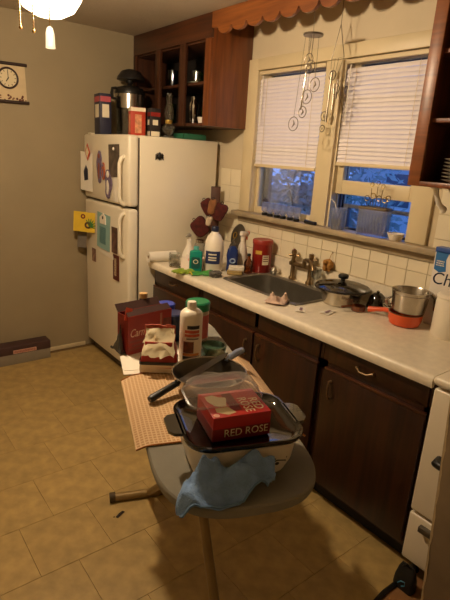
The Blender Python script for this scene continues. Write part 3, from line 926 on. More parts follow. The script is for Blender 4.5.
B().tube([(-.11, -.0, .26), (-.14, 0, .265), (-.145, 0, .3), (-.14, 0, .33), (-.11, 0, .335)], .012, 8).obj('side_handle', black_m, t)
lathe_thing('mixing_bowl', 'dark upturned bowl on top of the steamer', 'bowl', (-.49, -.24, FT + .4025), [
    ('bowl_shell', cm('bowl_dark', '#1c1a1a', .4), [(.105, 0), (.10, .02), (.07, .06), (.03, .075), (.001, .077)])])
carton('food_carton', 'red and white carton at the front of the refrigerator top', (-.60, -.55, FT), .105, .07, .19, cm('carton_orange_red', '#b03a22', .5), R(-12),
       (('white_band', .86, .99, label_m, .98), ('pale_picture', .1, .75, cm('pic_peach', '#c98a62', .6, var=.4, scale=30), .45)))
carton('food_carton', 'black carton with white print beside the red carton', (-.475, -.57, FT), .08, .07, .195, cm('carton_black', '#241d1c', .5), R(-10),
       (('red_band', .72, .86, red_m, .9), ('white_mark', .42, .60, label_m, .5), ('white_mark', .03, .2, label_m, .8)))
lathe_thing('oil_lamp', 'glass oil lamp with tall chimney on the refrigerator', 'lamp', (-.405, -.66, FT), [
    ('font', clear_m, [(.045, 0), (.048, .008), (.02, .02), (.045, .05), (.05, .07), (.03, .095), (.001, .096)]),
    ('burner', brass2_m, [(.022, .096), (.026, .11), (.026, .122), (.001, .123)]),
    ('chimney', clear_m, [(.024, .122), (.036, .16), (.034, .185), (.02, .23), (.0195, .30)], dict(cap0=False, cap1=False))])
t = thing('plastic_tray', 'flat green plastic tray under the wall cabinet', 'tray', (-.22, -.66, FT))
B().bb(-.10, .10, -.07, .07, 0, .006, .002).bb(-.10, .10, -.07, -.063, .006, .04, .002).bb(-.10, .10, .063, .07, .006, .04, .002).bb(-.10, -.093, -.07, .07, .006, .04, .002).obj('tray_shell', cm('tray_green', '#2a6a4c', .5), t)
for k in range(2):
    B().tube([(-.06 + .12 * k, -.07, .03), (-.06 + .12 * k, -.078, .035), (-.06 + .12 * k, -.07, .04)], .003, 6).obj('tray_lug', cm('tray_green', '#2a6a4c'), t)

# ------------------------------------------------------------------ in the left wall cabinet
lathe_thing('cocktail_shaker', 'shiny chrome shaker standing in the near bay of the cabinet', 'shaker', (-.23, -.715, 1.8655), [
    ('cup', chrome_m, [(.026, 0), (.028, .004), (.036, .11), (.036, .115), (.001, .115)]),
    ('cap', chrome_m, [(.037, .115), (.034, .14), (.022, .16), (.022, .185), (.001, .188)])])
lathe_thing('small_cup', 'small white cup beside the chrome shaker', 'cup', (-.24, -.83, 1.8655), [
    ('cup_wall', white_m, [(.02, 0), (.028, .03), (.03, .045), (.027, .045), (.018, .005), (.001, .004)])])
gl_green = glass('green_glass', (.35, .6, .35), .12)
def tumbler(label, loc, r, h, m, cat='glass', name='drinking_glass', group=None):
    return lathe_thing(name, label, cat, loc, [('glass_wall', m, [(r * .8, 0), (r, h), (r * .95, h), (r * .76, .006), (.001, .006)]),
                                                ('glass_foot', m, [(r * .82, 0), (r * .82, .004), (.001, .0045)])], group)
lathe_thing('stacked_saucer', 'pale saucer with glass on the upper shelf of the near bay', 'saucer', (-.21, -.70, 2.1305), [
    ('plate', cm('pale_china', '#a9b39c', .4), [(.03, 0), (.05, .006), (.062, .016), (.060, .018), (.045, .009), (.001, .008)])])
tumbler('clear tumbler standing on the pale saucer', (-.21, -.70, 2.1395), .028, .085, clear_m)
tumbler('green tumbler on the lower deck of the near bay', (-.10, -.60, 1.8655), .035, .12, gl_green)
tumbler('green tumbler at the back of the near bay upper shelf', (-.11, -.60, 2.1305), .035, .11, gl_green)
tumbler('green goblet glass in the middle bay of the cabinet', (-.22, -.40, 1.8655), .035, .15, gl_green)
tumbler('bluish tumbler on the middle bay upper shelf', (-.22, -.40, 2.1305), .04, .12, glass('blue_glass', (.35, .45, .65), .12))
tumbler('clear tumbler in the far bay of the cabinet', (-.25, -.12, 1.8655), .035, .12, clear_m)

# ------------------------------------------------------------------ in the right wall cabinet
tumbler('tall clear drinking glass on the right cabinet shelf', (-.20, -2.70, 1.8665), .033, .115, clear_m)
tumbler('clear drinking glass deeper on the right cabinet shelf', (-.12, -2.78, 1.8665), .033, .11, clear_m)
china_m = cm('white_china', '#e8dfcc', .3)
pg = []
for k in range(7):
    lab = 'white dinner plate, number %s from the bottom of the stack in the right cabinet' % ('one', 'two', 'three', 'four', 'five', 'six', 'seven')[k]
    lathe_thing('dinner_plate', lab, 'plate', (-.185, -2.765, 1.6055 + .0145 * k), [
        ('plate_disc', china_m, [(.06, 0), (.065, .003), (.10, .013), (.099, .0145), (.064, .0055), (.001, .005)]),
        ('rim_line', cm('rim_grey', '#7d7a72', .4), [(.0985, .0142), (.1005, .0142), (.1, .013)], dict(cap0=False, cap1=False))], 'plates stacked in the right cabinet')
lathe_thing('soup_bowl', 'white bowl on top of the plate stack', 'bowl', (-.185, -2.765, 1.6055 + .0145 * 7), [
    ('bowl_wall', china_m, [(.035, 0), (.04, .005), (.07, .035), (.072, .04), (.068, .04), (.035, .009), (.001, .008)])])
th = thing('towel_holder', 'white paper towel holder arm under the right cabinet', 'holder', (-.17, -2.63, 1.5845))
B().box((0, 0, -.006), (.05, .03, .01), None, .002).obj('mount_plate', white_m, th)
B().tube([(0, 0, -.008), (.01, -.004, -.04), (.03, -.012, -.08), (.055, -.02, -.10)], [.012, .011, .012, .014], 10).obj('arm', white_m, th)
B().ball((.06, -.022, -.104), .018, (1, .8, 1), 12, 8).obj('knob', white_m, th)

# ------------------------------------------------------------------ things on the counter, from the refrigerator end
pr = thing('paper_roll', 'white paper roll lying over the refrigerator end of the counter', 'paper roll', (-.68, -.885, CT), R(-6))
rr = .037
b = B()
rings = []
for x, r_ in ((0, .013), (0, rr), (.21, rr), (.21, .013)):
    rings.append(b.ring([(x, r_ * math.cos(2 * math.pi * k / 24), rr + r_ * math.sin(2 * math.pi * k / 24)) for k in range(24)]))
rings.append(rings[0])
b.skin(rings, True, False, False).obj('paper_wrap', paper_m, pr)
b = B()
rings = []
for x, r_ in ((.001, .011), (.001, .013), (.209, .013), (.209, .011)):
    rings.append(b.ring([(x, r_ * math.cos(2 * math.pi * k / 16), rr + r_ * math.sin(2 * math.pi * k / 16)) for k in range(16)]))
rings.append(rings[0])
b.skin(rings, True, False, False).obj('cardboard_core', card_m, pr)
lathe_thing('glass_canister', 'short clear glass canister beside the paper roll', 'jar', (-.53, -.99, CT), [
    ('jar_wall', clear_m, [(.038, 0), (.04, .005), (.04, .075), (.036, .075), (.036, .006), (.001, .006)]),
    ('jar_base', cm('jar_contents', '#b8ab92', .8, var=.2, scale=40), [(.001, .007), (.034, .007), (.034, .03), (.001, .03)])])
sp = lathe_thing('soap_dispenser', 'white pump soap dispenser at the refrigerator end of the counter', 'soap bottle', (-.42, -1.005, CT), [
    ('bottle_body', white_m, [(.046, 0), (.05, .006), (.049, .055), (.036, .09), (.024, .115), (.018, .14), (.001, .14)]),
    ('collar', white_m, [(.018, .14), (.018, .17), (.006, .172), (.006, .195), (.001, .195)])])
B().tube([(.01, .004, .197), (0, 0, .200), (-.02, -.008, .199), (-.035, -.014, .192)], [.010, .014, .009, .006], 8).obj('pump_head', cm('pump_grey', '#a89e8c', .4), sp)
lathe_thing('storage_jar', 'glass jar with metal lid behind the soap dispenser', 'jar', (-.27, -.93, CT), [
    ('jar_wall', clear_m, [(.04, 0), (.043, .006), (.043, .11), (.034, .125), (.001, .125)]),
    ('lid', steel_m, [(.036, .125), (.037, .145), (.001, .146)])])
lathe_thing('spice_jar', 'small dark jar beside the metal lidded jar', 'jar', (-.24, -1.05, CT), [
    ('jar_wall', amber_m, [(.03, 0), (.032, .005), (.032, .055), (.001, .056)]),
    ('lid', black_m, [(.033, .056), (.033, .075), (.001, .076)])])
pk = thing('paper_package', 'slumped pink and white paper package behind the teal bottle', 'package', (-.465, -1.145, CT), R(20))
def fpk(u, v):
    x = (u - .5) * .17; y = (v - .5) * .14
    h = .045 + .035 * v * math.sin(math.pi * (.15 + .7 * u)) + .01 * u + .006 * math.sin(19 * u + 7 * v)
    return (x, y, h if 0 < u < 1 and 0 < v < 1 else .001)
B().grid(fpk, 12, 10, .002).obj('wrapper', cm('wrapper_white', '#e2d3c2', .6), pk)
B().grid(lambda u, v: (lambda p: (p[0], p[1], p[2] + .0035))(fpk(.1 + .75 * u, .15 + .42 * v)), 10, 6, .001).obj('pink_band', pink_m, pk)
lathe_thing('metal_jar_lid', 'flat metal lid lying on the counter before the pink package', 'lid', (-.565, -1.075, CT), [
    ('disc', steel_m, [(.05, 0), (.052, .004), (.05, .012), (.046, .013), (.001, .011)])])
tb = thing('dish_soap_bottle', 'teal dish soap bottle in front of the white jug', 'soap bottle', (-.53, -1.255, CT), R(-38))
tb.scale = (1.2, 1.1, 1.05)
b = B()
rings = [b.ring([(x * k, y * k, zz) for x, y in roundrect(.036, .022, .012, 4)]) for k, zz in ((.93, 0), (1, .006), (1, .118), (.94, .132), (.5, .14), (.4, .142))]
b.skin(rings).obj('bottle_body', teal_m, tb)
B().lathe([(.014, .142), (.015, .160), (.013, .164), (.001, .165)], 12).obj('cap', cm('cap_teal', '#58a8a0', .4), tb)
B().prism(roundrect(.024, .036, .01, 4, 0, .062), -.0232, -.0222, 'xz').obj('label_wrap', cm('label_teal', '#0f4f4c', .4), tb)
B().torus((0, -.0235, .07), .012, .0025, 'y', 16, 5).obj('round_emblem', label_m, tb)
jg = lathe_thing('bleach_jug', 'large white jug with dark blue label and cap', 'jug', (-.40, -1.275, CT), [
    ('jug_body', white_m, [(.05, 0), (.056, .008), (.058, .15), (.054, .19), (.04, .225), (.022, .245), (.02, .255), (.001, .255)]),
    ('cap', navy_m, [(.022, .252), (.0225, .278), (.018, .284), (.001, .284)])], rz=CAMD)
arc_label(jg, .0585, .055, .135, -.9, .75, cm('label_navy', '#26305c', .5))
for zz in (.115, .095, .08):
    arc_label(jg, .0596, zz - .004, zz + .004, -.5, .35, label_m, 'label_line')
B().tube([(-.045, 0, .215), (-.066, 0, .20), (-.07, 0, .15), (-.055, 0, .11)], .010, 8).obj('handle', white_m, jg)
jg.scale = (1.1, 1.1, 1.06)
bs = thing('dish_soap_bottle', 'dark blue dish soap bottle beside the white spray bottle', 'soap bottle', (-.295, -1.345, CT), R(-35))
bs.scale = (1.2, 1.2, 1.04)
b = B()
rings = [b.ring([(x * k, y * k, zz) for x, y in roundrect(.033, .022, .014, 4)]) for k, zz in ((.9, 0), (1, .006), (.9, .06), (1, .11), (.85, .145), (.45, .165), (.4, .17))]
b.skin(rings).obj('bottle_body', cm('soap_blue', '#17306e', .2, coat=.4), bs)
B().lathe([(.012, .17), (.013, .188), (.007, .192), (.006, .21), (.001, .211)], 12).obj('cap', clear_m, bs)
B().torus((0, -.024, .075), .014, .004, 'y', 16, 5).obj('round_emblem', cm('emblem_lblue', '#9fb4d8', .4), bs)
sb_ = lathe_thing('spray_bottle', 'white spray bottle with orange trigger beside the red tin', 'spray bottle', (-.20, -1.33, CT), [
    ('bottle_body', cm('spray_white', '#d9cfbe', .4), [(.035, 0), (.038, .005), (.036, .05), (.037, .11), (.028, .165), (.016, .195), (.014, .205), (.001, .205)]),
    ('collar', white_m, [(.016, .205), (.017, .225), (.001, .226)])], rz=R(10))
b = B().box((.012, 0, .248), (.075, .028, .034), Matrix.Rotation(R(8), 3, 'Y'), .008).box((.0, 0, .23), (.03, .022, .02), None, .004)
b.obj('spray_head', cm('spray_head', '#ece2d4', .4), sb_)
B().tube([(.03, 0, .238), (.042, 0, .222), (.044, 0, .205)], [.007, .005, .004], 8).obj('trigger', cm('trigger_orange', '#d9623a', .4), sb_)
B().box((.053, 0, .252), (.012, .02, .02), None, .003).obj('nozzle', cm('trigger_orange', '#d9623a', .4), sb_)
lathe_thing('glass_bottle', 'small brown glass bottle between spray bottle and red tin', 'bottle', (-.218, -1.425, CT), [
    ('bottle_body', amber_m, [(.028, 0), (.03, .005), (.03, .07), (.012, .1), (.011, .118), (.001, .118)]),
    ('cap', black_m, [(.013, .118), (.013, .132), (.001, .133)])])
rt = lathe_thing('coffee_tin', 'red lidded coffee tin with pale label against the tiles', 'tin', (-.105, -1.43, CT), [
    ('tin_wall', cm('tin_red', '#8c1d16', .35, coat=.2), [(.064, 0), (.066, .003), (.066, .20), (.001, .20)]),
    ('lid', cm('lid_red', '#9c3024', .4), [(.069, .195), (.070, .218), (.066, .224), (.001, .222)])], rz=CAMD)
arc_label(rt, .0665, .06, .125, .05, .75, label_m)
arc_label(rt, .0665, .13, .155, -.75, -.05, cm('label_gold', '#c9a040', .5), 'gold_label')
for zz in (.115, .10, .085):
    arc_label(rt, .0676, zz - .003, zz + .003, .12, .66, cm('ink_brown', '#7a4a38', .7), 'label_line')
lathe_thing('tea_strainer', 'round shiny steel ball beside the red tin', 'strainer', (-.075, -1.535, CT), [
    ('ball_shell', chrome_m, [(.012, 0), (.024, .006), (.032, .022), (.032, .034), (.024, .052), (.010, .060), (.001, .061)]),
    ('seam_ring', steel_m, [(.0322, .026), (.034, .028), (.0322, .031)], dict(cap0=False, cap1=False))])
sg = lathe_thing
for k, (lab, m, dz) in enumerate((('yellowed sponge under the white sponge at the sink corner', cm('sponge_tan', '#a8905a', .95, var=.15, scale=60, bump=.6, bscale=200), 0),
                                  ('white sponge on top at the sink corner', cm('sponge_white', '#e2d8c4', .95, var=.06, scale=60, bump=.6, bscale=200), .0265))):
    s_ = thing('kitchen_sponge', lab, 'sponge', (-.335 + .008 * k, -1.43 - .004 * k, .9165 + dz), R(-48 + 6 * k), 'sponges at the sink corner')
    B().bb(-.05, .05, -.033, .033, 0, .018, .004).obj('sponge_core', m, s_)
    B().bb(-.05, .05, -.033, .033, .018, .026, .003).obj('scrub_pad', m, s_)
sc = thing('steel_scrubber', 'tangled grey steel wool scrubber on the counter edge', 'scrubber', (-.49, -1.425, CT))
rnd = random.Random(9)
for q in range(5):
    pts = []
    for k in range(60):
        a = k * .55 + q; r_ = rnd.uniform(.012, .042)
        pts.append((r_ * math.cos(a) * 1.1, r_ * math.sin(a), max(.003, .020 + .016 * math.sin(k * .9 + q))))
    B().tube(pts, .0028, 4).obj('wire_strand', cm('wool_grey', '#6e6a62', .6, metal=.3), sc)
def glove(label, loc, rz, m, m2, fl):
    g = thing('rubber_glove', label, 'glove', loc, rz)
    B().grid(lambda u, v: ((u - .5) * .13, (v - .5) * (.055 + .02 * u) + .012 * math.sin(3 * u), .003 + .017 * math.sin(math.pi * v) + .003 * math.sin(14 * u + 5 * v)), 12, 8, .003).obj('palm', m, g)
    for k in range(4):
        y0 = -.026 + .017 * k
        B().tube([(.055, y0, .012), (.085, y0 * 1.25 + .004 * fl, .013), (.115 - .008 * abs(k - 1.5), y0 * 1.5 + .010 * fl, .009)], [.010, .009, .007], 8).obj('finger', m, g)
    B().tube([(.01, -.028, .011), (.035, -.045, .011), (.06, -.05, .009)], [.010, .009, .007], 8).obj('thumb', m, g)
    B().tube([(-.065, -.026, .006), (-.066, -.012, .018), (-.066, .012, .018), (-.065, .026, .006)], .005, 6).obj('cuff', m2, g)
glove('green rubber glove with yellow cuff hanging over the counter edge', (-.555, -1.345, CT + .003), R(-15), cm('glove_green', '#3f8f3c', .45), cm('glove_yellow', '#c8b838', .45), 1)
glove('yellow green rubber glove nearer the refrigerator', (-.585, -1.245, CT + .003), R(-165), cm('glove_lime', '#8fa838', .45), cm('glove_green', '#3f8f3c', .45), -1)

# wooden rack with mitts in the corner behind the bottles
wk = thing('peg_rack', 'dark upright wooden rack board in the corner behind the jug', 'rack', (-.105, -.865, CT), R(50))
B().bb(-.012, .012, -.035, .035, .02, .525, .003).obj('upright_board', cm('rack_wood', '#4d2a18', .6, var=.25, scale=14), wk)
B().bb(-.05, .05, -.05, .05, 0, .02, .004).obj('foot_block', cabw_m, wk)
for yy in (-.03, .03):
    B().tube([(-.012, yy, .40), (-.04, yy * 1.4, .41)], .006, 8).obj('peg', bronze_m, wk)
mittr = cm('mitt_red', '#4f1a14', .9, var=.45, scale=35, bump=.4, bscale=90)
mittd = cm('mitt_trim', '#2a1c18', .9)
def mitt(name, label, loc, rot, m, w, h, cat='oven mitt'):
    t = thing(name, label, cat, loc, rot=rot)
    b = B()
    n = 28
    def ringz(kx, x):
        pts = []
        for k in range(n):
            a = 2 * math.pi * k / n
            r_ = (abs(math.cos(a)) ** 3.4 + abs(math.sin(a)) ** 3.4) ** (-1 / 3.4) * .92 + .22 * max(0, math.cos(a - 2.5)) ** 8
            pts.append((x, w / 2 * kx * r_ * math.cos(a), h / 2 * kx * r_ * math.sin(a)))
        return b.ring(pts)
    b.skin([ringz(.6, .022), ringz(.9, .016), ringz(1, .004), ringz(1, -.006), ringz(.9, -.02), ringz(.6, -.027)]).obj('padding', m, t)
    B().torus((0, 0, h * .50), .008, .0025, 'x', 12, 5).obj('hanging_loop', mittd, t)
    B().tube([(-.006, -w * .38, h * .33), (-.014, 0, h * .42), (-.006, w * .38, h * .33)], .006, 6).obj('cuff_band', mittd, t)
mitt('oven_mitt', 'dark red mitt on the window side of the rack', (-.166, -.994, 1.265), (R(20), 0, R(48)), mittr, .11, .14)
mitt('oven_mitt', 'dark red mitt at the top left of the rack', (-.185, -.880, 1.285), (R(-28), 0, R(52)), mittr, .09, .13)
mitt('oven_mitt', 'lowest dark red mitt leaning toward the refrigerator', (-.235, -.865, 1.135), (R(-40), 0, R(55)), mittr, .13, .15)
mitt('oven_mitt', 'tan leather mitt at the centre of the rack', (-.214, -.972, 1.30), (R(8), 0, R(52)), cm('mitt_tan', '#8a5a34', .85, var=.2, scale=30), .06, .12)
mitt('pot_holder', 'small pale pot holder below the tan mitt', (-.244, -.985, 1.20), (R(10), 0, R(52)), cm('holder_pale', '#c9b69a', .9, var=.2, scale=40), .045, .075, 'pot holder')
t = thing('pan_cover', 'grey metal pan lid leaning on the tiles behind the spray bottle', 'lid', (-.075, -1.065, CT), rot=(0, R(14), R(-8)))
B().lathe([(.088, 0), (.09, .004), (.075, .012), (.02, .02), (.001, .021)], 28).obj('lid_disc', cm('lid_grey', '#5d564a', .4, metal=.5), t, loc=(0, 0, .19), rot=(0, R(-90), 0))
B().torus((-.028, 0, .19), .022, .004, 'x', 16, 6).obj('lid_ring', brass2_m, t)
B().lathe([(.036, 0), (.038, .004), (.038, .13), (.03, .15), (.001, .15)], 20).obj('canister_support', cm('tin_dark', '#3a332c', .5), thing('dark_canister', 'dark canister standing under the grey lid behind the jug', 'canister', (-.14, -1.17, CT)))

# ------------------------------------------------------------------ faucet, rag, scrubby
fa = thing('kitchen_faucet', 'aged bronze two handle faucet behind the sink', 'faucet', (-.06, -1.76, .9165))
B().tube([(0, .10, .10), (0, -.10, .10)], .014, 12).obj('body_bar', bronze_m, fa)
for s_ in (1, -1):
    yy = .075 * s_
    B().lathe([(.022, -.006), (.022, .01), (.014, .02), (.013, .10), (.018, .112), (.013, .13), (.013, .165), (.018, .172), (.016, .19), (.001, .192)], 14, c=(0, yy, 0)).obj('valve', bronze_m, fa)
    h = B()
    for a in (0, 60, 120):
        d = (math.cos(R(a)) * .036, math.sin(R(a)) * .036)
        h.tube([(-d[0], yy - d[1], .155), (d[0], yy + d[1], .155)], .006, 8)
    h.obj('cross_handle', bronze_m, fa)
    B().ball((0, yy, .194), .008, (1, 1, .5), 10, 6).obj('index_button', cm('button_red', '#8c2a20', .4) if s_ > 0 else white_m, fa)
B().tube([(0, -.02, .10), (-.02, -.04, .145), (-.05, -.085, .16), (-.085, -.15, .158), (-.10, -.18, .145), (-.105, -.19, .12)], [.015, .013, .011, .011, .011, .012], 12).obj('spout', bronze_m, fa)
sy = thing('net_scrubber', 'tan net scrubber hung beyond the faucet spout', 'scrubber', (-.045, -1.955, 1.06))
b = B()
for q in range(34):
    a = Vector((random.gauss(0, 1), random.gauss(0, 1), random.gauss(0, 1))).normalized()
    b.ball(a * .026, .0145, (.7, .9, 1.1), 8, 6)
b.obj('net_ball', cm('scrub_tan', '#a87838', .9, var=.35, scale=60), sy)
B().tube([(.012, 0, .03), (.02, .0, .06), (.033, 0, .075)], .002, 5).obj('hanging_cord', cm('scrub_tan', '#a87838'), sy)
B().ball((.036, 0, .076), .006, u=8, v=6).obj('wall_hook', chrome_m, sy)
def crumple(u, v, sx, sy_, hh, seed, fall=None):
    x = (u - .5) * sx; y = (v - .5) * sy_
    n_ = noise.noise(Vector((u * 3.1 + seed, v * 3.1, .3))) + .5 * noise.noise(Vector((u * 7 + seed, v * 7, 1.3)))
    e = min(u, 1 - u, v, 1 - v)
    zz = hh * (.35 + .9 * n_) * min(1, e * 5) + .006
    return (x + .012 * noise.noise(Vector((v * 4, seed, u))), y + .012 * noise.noise(Vector((u * 4, v, seed))), max(zz, .003))
rg = thing('dish_rag', 'crumpled pinkish rag on the front rim of the sink', 'rag', (-.52, -2.03, .9165), R(30))
B().grid(lambda u, v: crumple(u, v, .13, .11, .045, 3.3), 18, 16, .002).obj('rag_cloth', cm('rag_pink', '#c9ae9c', .95, var=.2, scale=40, bump=.3, bscale=150), rg)
B().tube([(-.05, -.052, .006), (0, -.055, .012), (.05, -.052, .006)], .003, 5).obj('rag_hem', cm('rag_hem', '#a58a7c', .95), rg)
for k, (x, y, a, l) in enumerate(((-.40, -2.29, 10, 'torn white wrapper scrap on the counter before the lidded pot'), (-.50, -2.19, 40, 'small torn paper scrap near the sink corner'))):
    s_ = thing('paper_scrap', l, 'paper', (x, y, CT), R(a))
    B().grid(lambda u, v: ((u - .5) * .09, (v - .5) * .05 * (1.2 - .5 * u), .0015 + .006 * abs(math.sin(7 * u + 3 * v))), 8, 5, .0008).obj('scrap_sheet', paper_m, s_)
    B().bb(-.03, .02, -.008, .006, .0085, .0095).obj('scrap_print', cm('print_mauve', '#8a6f78', .7), s_)

# ------------------------------------------------------------------ cookware right of the sink
lathe_thing('tea_glass', 'clear stemmed glass behind the lidded pot', 'glass', (-.075, -1.90, .9165), [
    ('foot', clear_m, [(.03, 0), (.03, .003), (.006, .008), (.005, .04), (.03, .06), (.034, .11), (.031, .11), (.027, .062), (.001, .045)]),
    ('rim_ring', clear_m, [(.0345, .108), (.035, .110), (.0345, .112)], dict(cap0=False, cap1=False))])
lpz = lathe_thing('lidded_pot', 'steel and glass pot with dark glass lid and black knob', 'pot', (-.195, -2.20, CT), [
    ('pot_wall', cm('pot_steel', '#bdb5a4', .22, metal=.75), [(.085, 0), (.092, .006), (.106, .085), (.103, .085), (.088, .008), (.001, .007)]),
    ('lid', glass('lid_glass', (.42, .40, .36), .14), [(.133, .085), (.132, .092), (.11, .103), (.06, .114), (.02, .119), (.001, .12)]),
    ('lid_rim', cm('lid_rim', '#3a352e', .25, metal=.6), [(.104, .083), (.134, .083), (.136, .088), (.134, .093), (.108, .090)], dict(cap0=False, cap1=False)),
    ('knob_stem', black_m, [(.012, .118), (.011, .132), (.024, .138), (.026, .150), (.02, .158), (.001, .16)])])
B().box((-.035, -.112, .063), (.035, .03, .014), Matrix.Rotation(R(-20), 3, 'Z'), .004).obj('side_grip', black_m, lpz)
B().box((.035, .112, .063), (.035, .03, .014), Matrix.Rotation(R(-20), 3, 'Z'), .004).obj('side_grip', black_m, lpz)
lpz.scale = (1.12, 1.12, 1.05)
ap = thing('amber_scoop', 'amber brown scoop lying right of the lidded pot', 'scoop', (-.225, -2.345, CT), R(-30))
B().lathe([(.03, 0), (.034, .004), (.036, .03), (.033, .03), (.03, .006), (.001, .005)], 20, sx=1.1).obj('scoop_bowl', cm('amber_brown', '#6e3a1c', .25, coat=.4), ap)
B().tube([(-.03, -.005, .026), (-.07, -.012, .03), (-.10, -.015, .026)], [.008, .006, .007], 8).obj('scoop_handle', cm('amber_brown', '#6e3a1c'), ap)
gf = thing('glass_funnel', 'dark tinted glass cover leaning beside the lidded pot', 'glass cover', (-.085, -2.36, CT), rot=(0, 0, R(20)))
gf.scale = (.9, .9, 1)
B().lathe([(.062, .001), (.06, .012), (.045, .065), (.022, .085), (.001, .088)], 24).obj('cover_shell', smoke_m, gf)
B().lathe([(.008, .087), (.012, .096), (.001, .102)], 12).obj('cover_knob', chrome_m, gf)
st = thing('chrome_strainer', 'shiny chrome strainer and beaters between the pot and the orange pan', 'strainer', (-.105, -2.465, CT), R(75))
st.scale = (1.1, 1.1, 1.05)
B().lathe([(.028, .0), (.036, .012), (.045, .045), (.043, .046), (.034, .014), (.001, .003)], 20).obj('strainer_bowl', chrome_m, st)
for k in range(4):
    a = math.pi * k / 4
    B().tube([(-.03 * math.cos(a), -.03 * math.sin(a), .05), (-.034 * math.cos(a), -.034 * math.sin(a), .075), (0, 0, .095), (.034 * math.cos(a), .034 * math.sin(a), .075), (.03 * math.cos(a), .03 * math.sin(a), .05)], .003, 6).obj('beater_wire', chrome_m, st)
B().tube([(-.04, .0, .044), (-.08, .02, .05), (-.11, .035, .046)], .004, 6).obj('strainer_handle', chrome_m, st)
op = lathe_thing('orange_saucepan', 'small orange enamel saucepan under the steel pan', 'saucepan', (-.19, -2.60, CT), [
    ('pan_wall', orange_m, [(.062, 0), (.072, .006), (.080, .03), (.082, .062), (.079, .062), (.076, .03), (.066, .009), (.001, .008)]),
    ('rim', cm('pan_rim', '#6b4a30', .3, metal=.6), [(.078, .062), (.083, .062), (.0835, .066), (.078, .066)], dict(cap0=False, cap1=False))])
B().tube([(-.0, .078, .045), (.0, .12, .042), (-.005, .17, .030), (-.012, .205, .022)], [.012, .012, .013, .016], 10).obj('pan_handle', orange_m, op)
spn = lathe_thing('steel_saucepan', 'stainless steel saucepan nested in the orange pan', 'saucepan', (-.18, -2.605, CT + .0675), [
    ('pan_wall', steel_m, [(.072, 0), (.077, .004), (.090, .10), (.094, .108), (.090, .108), (.086, .10), (.072, .008), (.001, .007)]),
    ('rivet_ring', steel_m, [(.0895, .09), (.091, .092), (.0895, .094)], dict(cap0=False, cap1=False))])
B().tube([(.068, -.05, .092), (.085, -.06, .094), (.10, -.075, .07), (.105, -.08, .01)], [.008, .009, .010, .010], 8).obj('pan_handle', steel_m, spn)
wc = lathe_thing('white_canister', 'white ceramic canister at the right end of the counter', 'canister', (-.15, -2.81, CT), [
    ('jar_wall', cm('canister_white', '#e9dfca', .35), [(.078, 0), (.082, .006), (.080, .17), (.076, .182), (.001, .184)]),
    ('lid', cm('canister_white', '#e9dfca'), [(.080, .184), (.082, .192), (.07, .205), (.02, .212), (.001, .213)])])
B().tube([(.065, .058, .15), (.05, .092, .13), (.045, .098, .06), (.06, .07, .03)], .008, 8).obj('handle', cm('handle_dark', '#4a443a', .4), wc)
cx = thing('soap_powder_carton', 'tall white carton with blue top behind the white canister', 'box', (-.055, -2.765, CT), 0)
B().bb(-.022, .025, -.13, .13, 0, .39, .002).obj('carton_body', cm('carton_white', '#e4dcd0', .55), cx)
B().bb(-.0235, .0265, -.1315, .1315, .365, .3915, .002).obj('blue_top', cm('carton_blue', '#2a4f96', .45), cx)
B().prism([(.125, .37), (.06, .37), (.07, .335), (.062, .28), (.095, .27), (.123, .283)], -.0235, -.022, 'yz').obj('blue_badge', cm('badge_blue', '#2f6fae', .45), cx)
marks(cx, .04, .03, 3, label_m, (-.0236, .095, .315), (R(90), 0, R(-90)))
text('Ch', .085, navy_m, cx, (-.0226, .075, .238), (R(90), 0, R(-90)), 'lettering', shear=.12)

# ------------------------------------------------------------------ window sill
SZ = 1.2845
sglass_m = glass('sill_glass', (.92, .95, 1.0), .20, .04, .30, (.8, .9, 1.0), .9)  # pale blue cloudy body stands in for sky light passing through the glass
for k in range(6):
    y = -1.345 - .062 * k
    lab = ('%s of six small upturned glass bottles on the sill, counted from the refrigerator side' % ('first', 'second', 'third', 'fourth', 'fifth', 'sixth')[k])
    lathe_thing('small_bottle', lab, 'bottle', (-.035 - .006 * (k % 2), y, SZ), [
        ('black_cap', black_m, [(.0195, 0), (.020, .003), (.020, .018), (.001, .018)]),
        ('glass_wall', sglass_m, [(.014, .018), (.014, .024), (.024, .034), (.025, .085), (.02, .09), (.001, .09)])], 'small bottles on the sill')
mk = thing('marker_pen', 'thick black marker lying on the sill below the mullion', 'marker', (-.05, -1.785, SZ), R(82))
B().tube([(-.05, 0, .011), (.015, 0, .011)], .0105, 12).obj('barrel', black_m, mk)
B().tube([(.015, 0, .0115), (.052, 0, .0115)], .0115, 12).obj('cap', black_m, mk)
gv = lathe_thing('glass_tumbler', 'ribbed glass tumbler with a straw on the sill', 'glass', (-.035, -1.985, SZ), [
    ('glass_wall', sglass_m, [(.034, 0), (.036, .004), (.046, .125), (.043, .125), (.034, .008), (.001, .007)]),
    ('water', glass('pale_water', (.7, .8, .95), .12), [(.001, .009), (.0335, .009), (.037, .06), (.001, .06)])])
B().tube([(.01, -.015, .01), (-.01, .03, .15), (-.014, .055, .17)], .003, 6).obj('straw', white_m, gv)
for k in range(10):
    a = 2 * math.pi * k / 10
    B().tube([(.0355 * math.cos(a), .0355 * math.sin(a), .005), (.0465 * math.cos(a), .0465 * math.sin(a), .12)], .0025, 5).obj('rib', sglass_m, gv)
gj = thing('glass_candle_jar', 'wide glass jar holding curly wire stems on the sill', 'jar', (-.03, -2.225, SZ), R(8))
b = B()
rings = [b.ring([(x * k, y * k, zz) for x, y in roundrect(.042, .085, .02, 4)]) for k, zz in ((.96, 0), (1, .006), (1, .155), (.94, .155), (.93, .012), (.5, .011))]
b.skin(rings).obj('glass_wall', sglass_m, gj)
b = B()
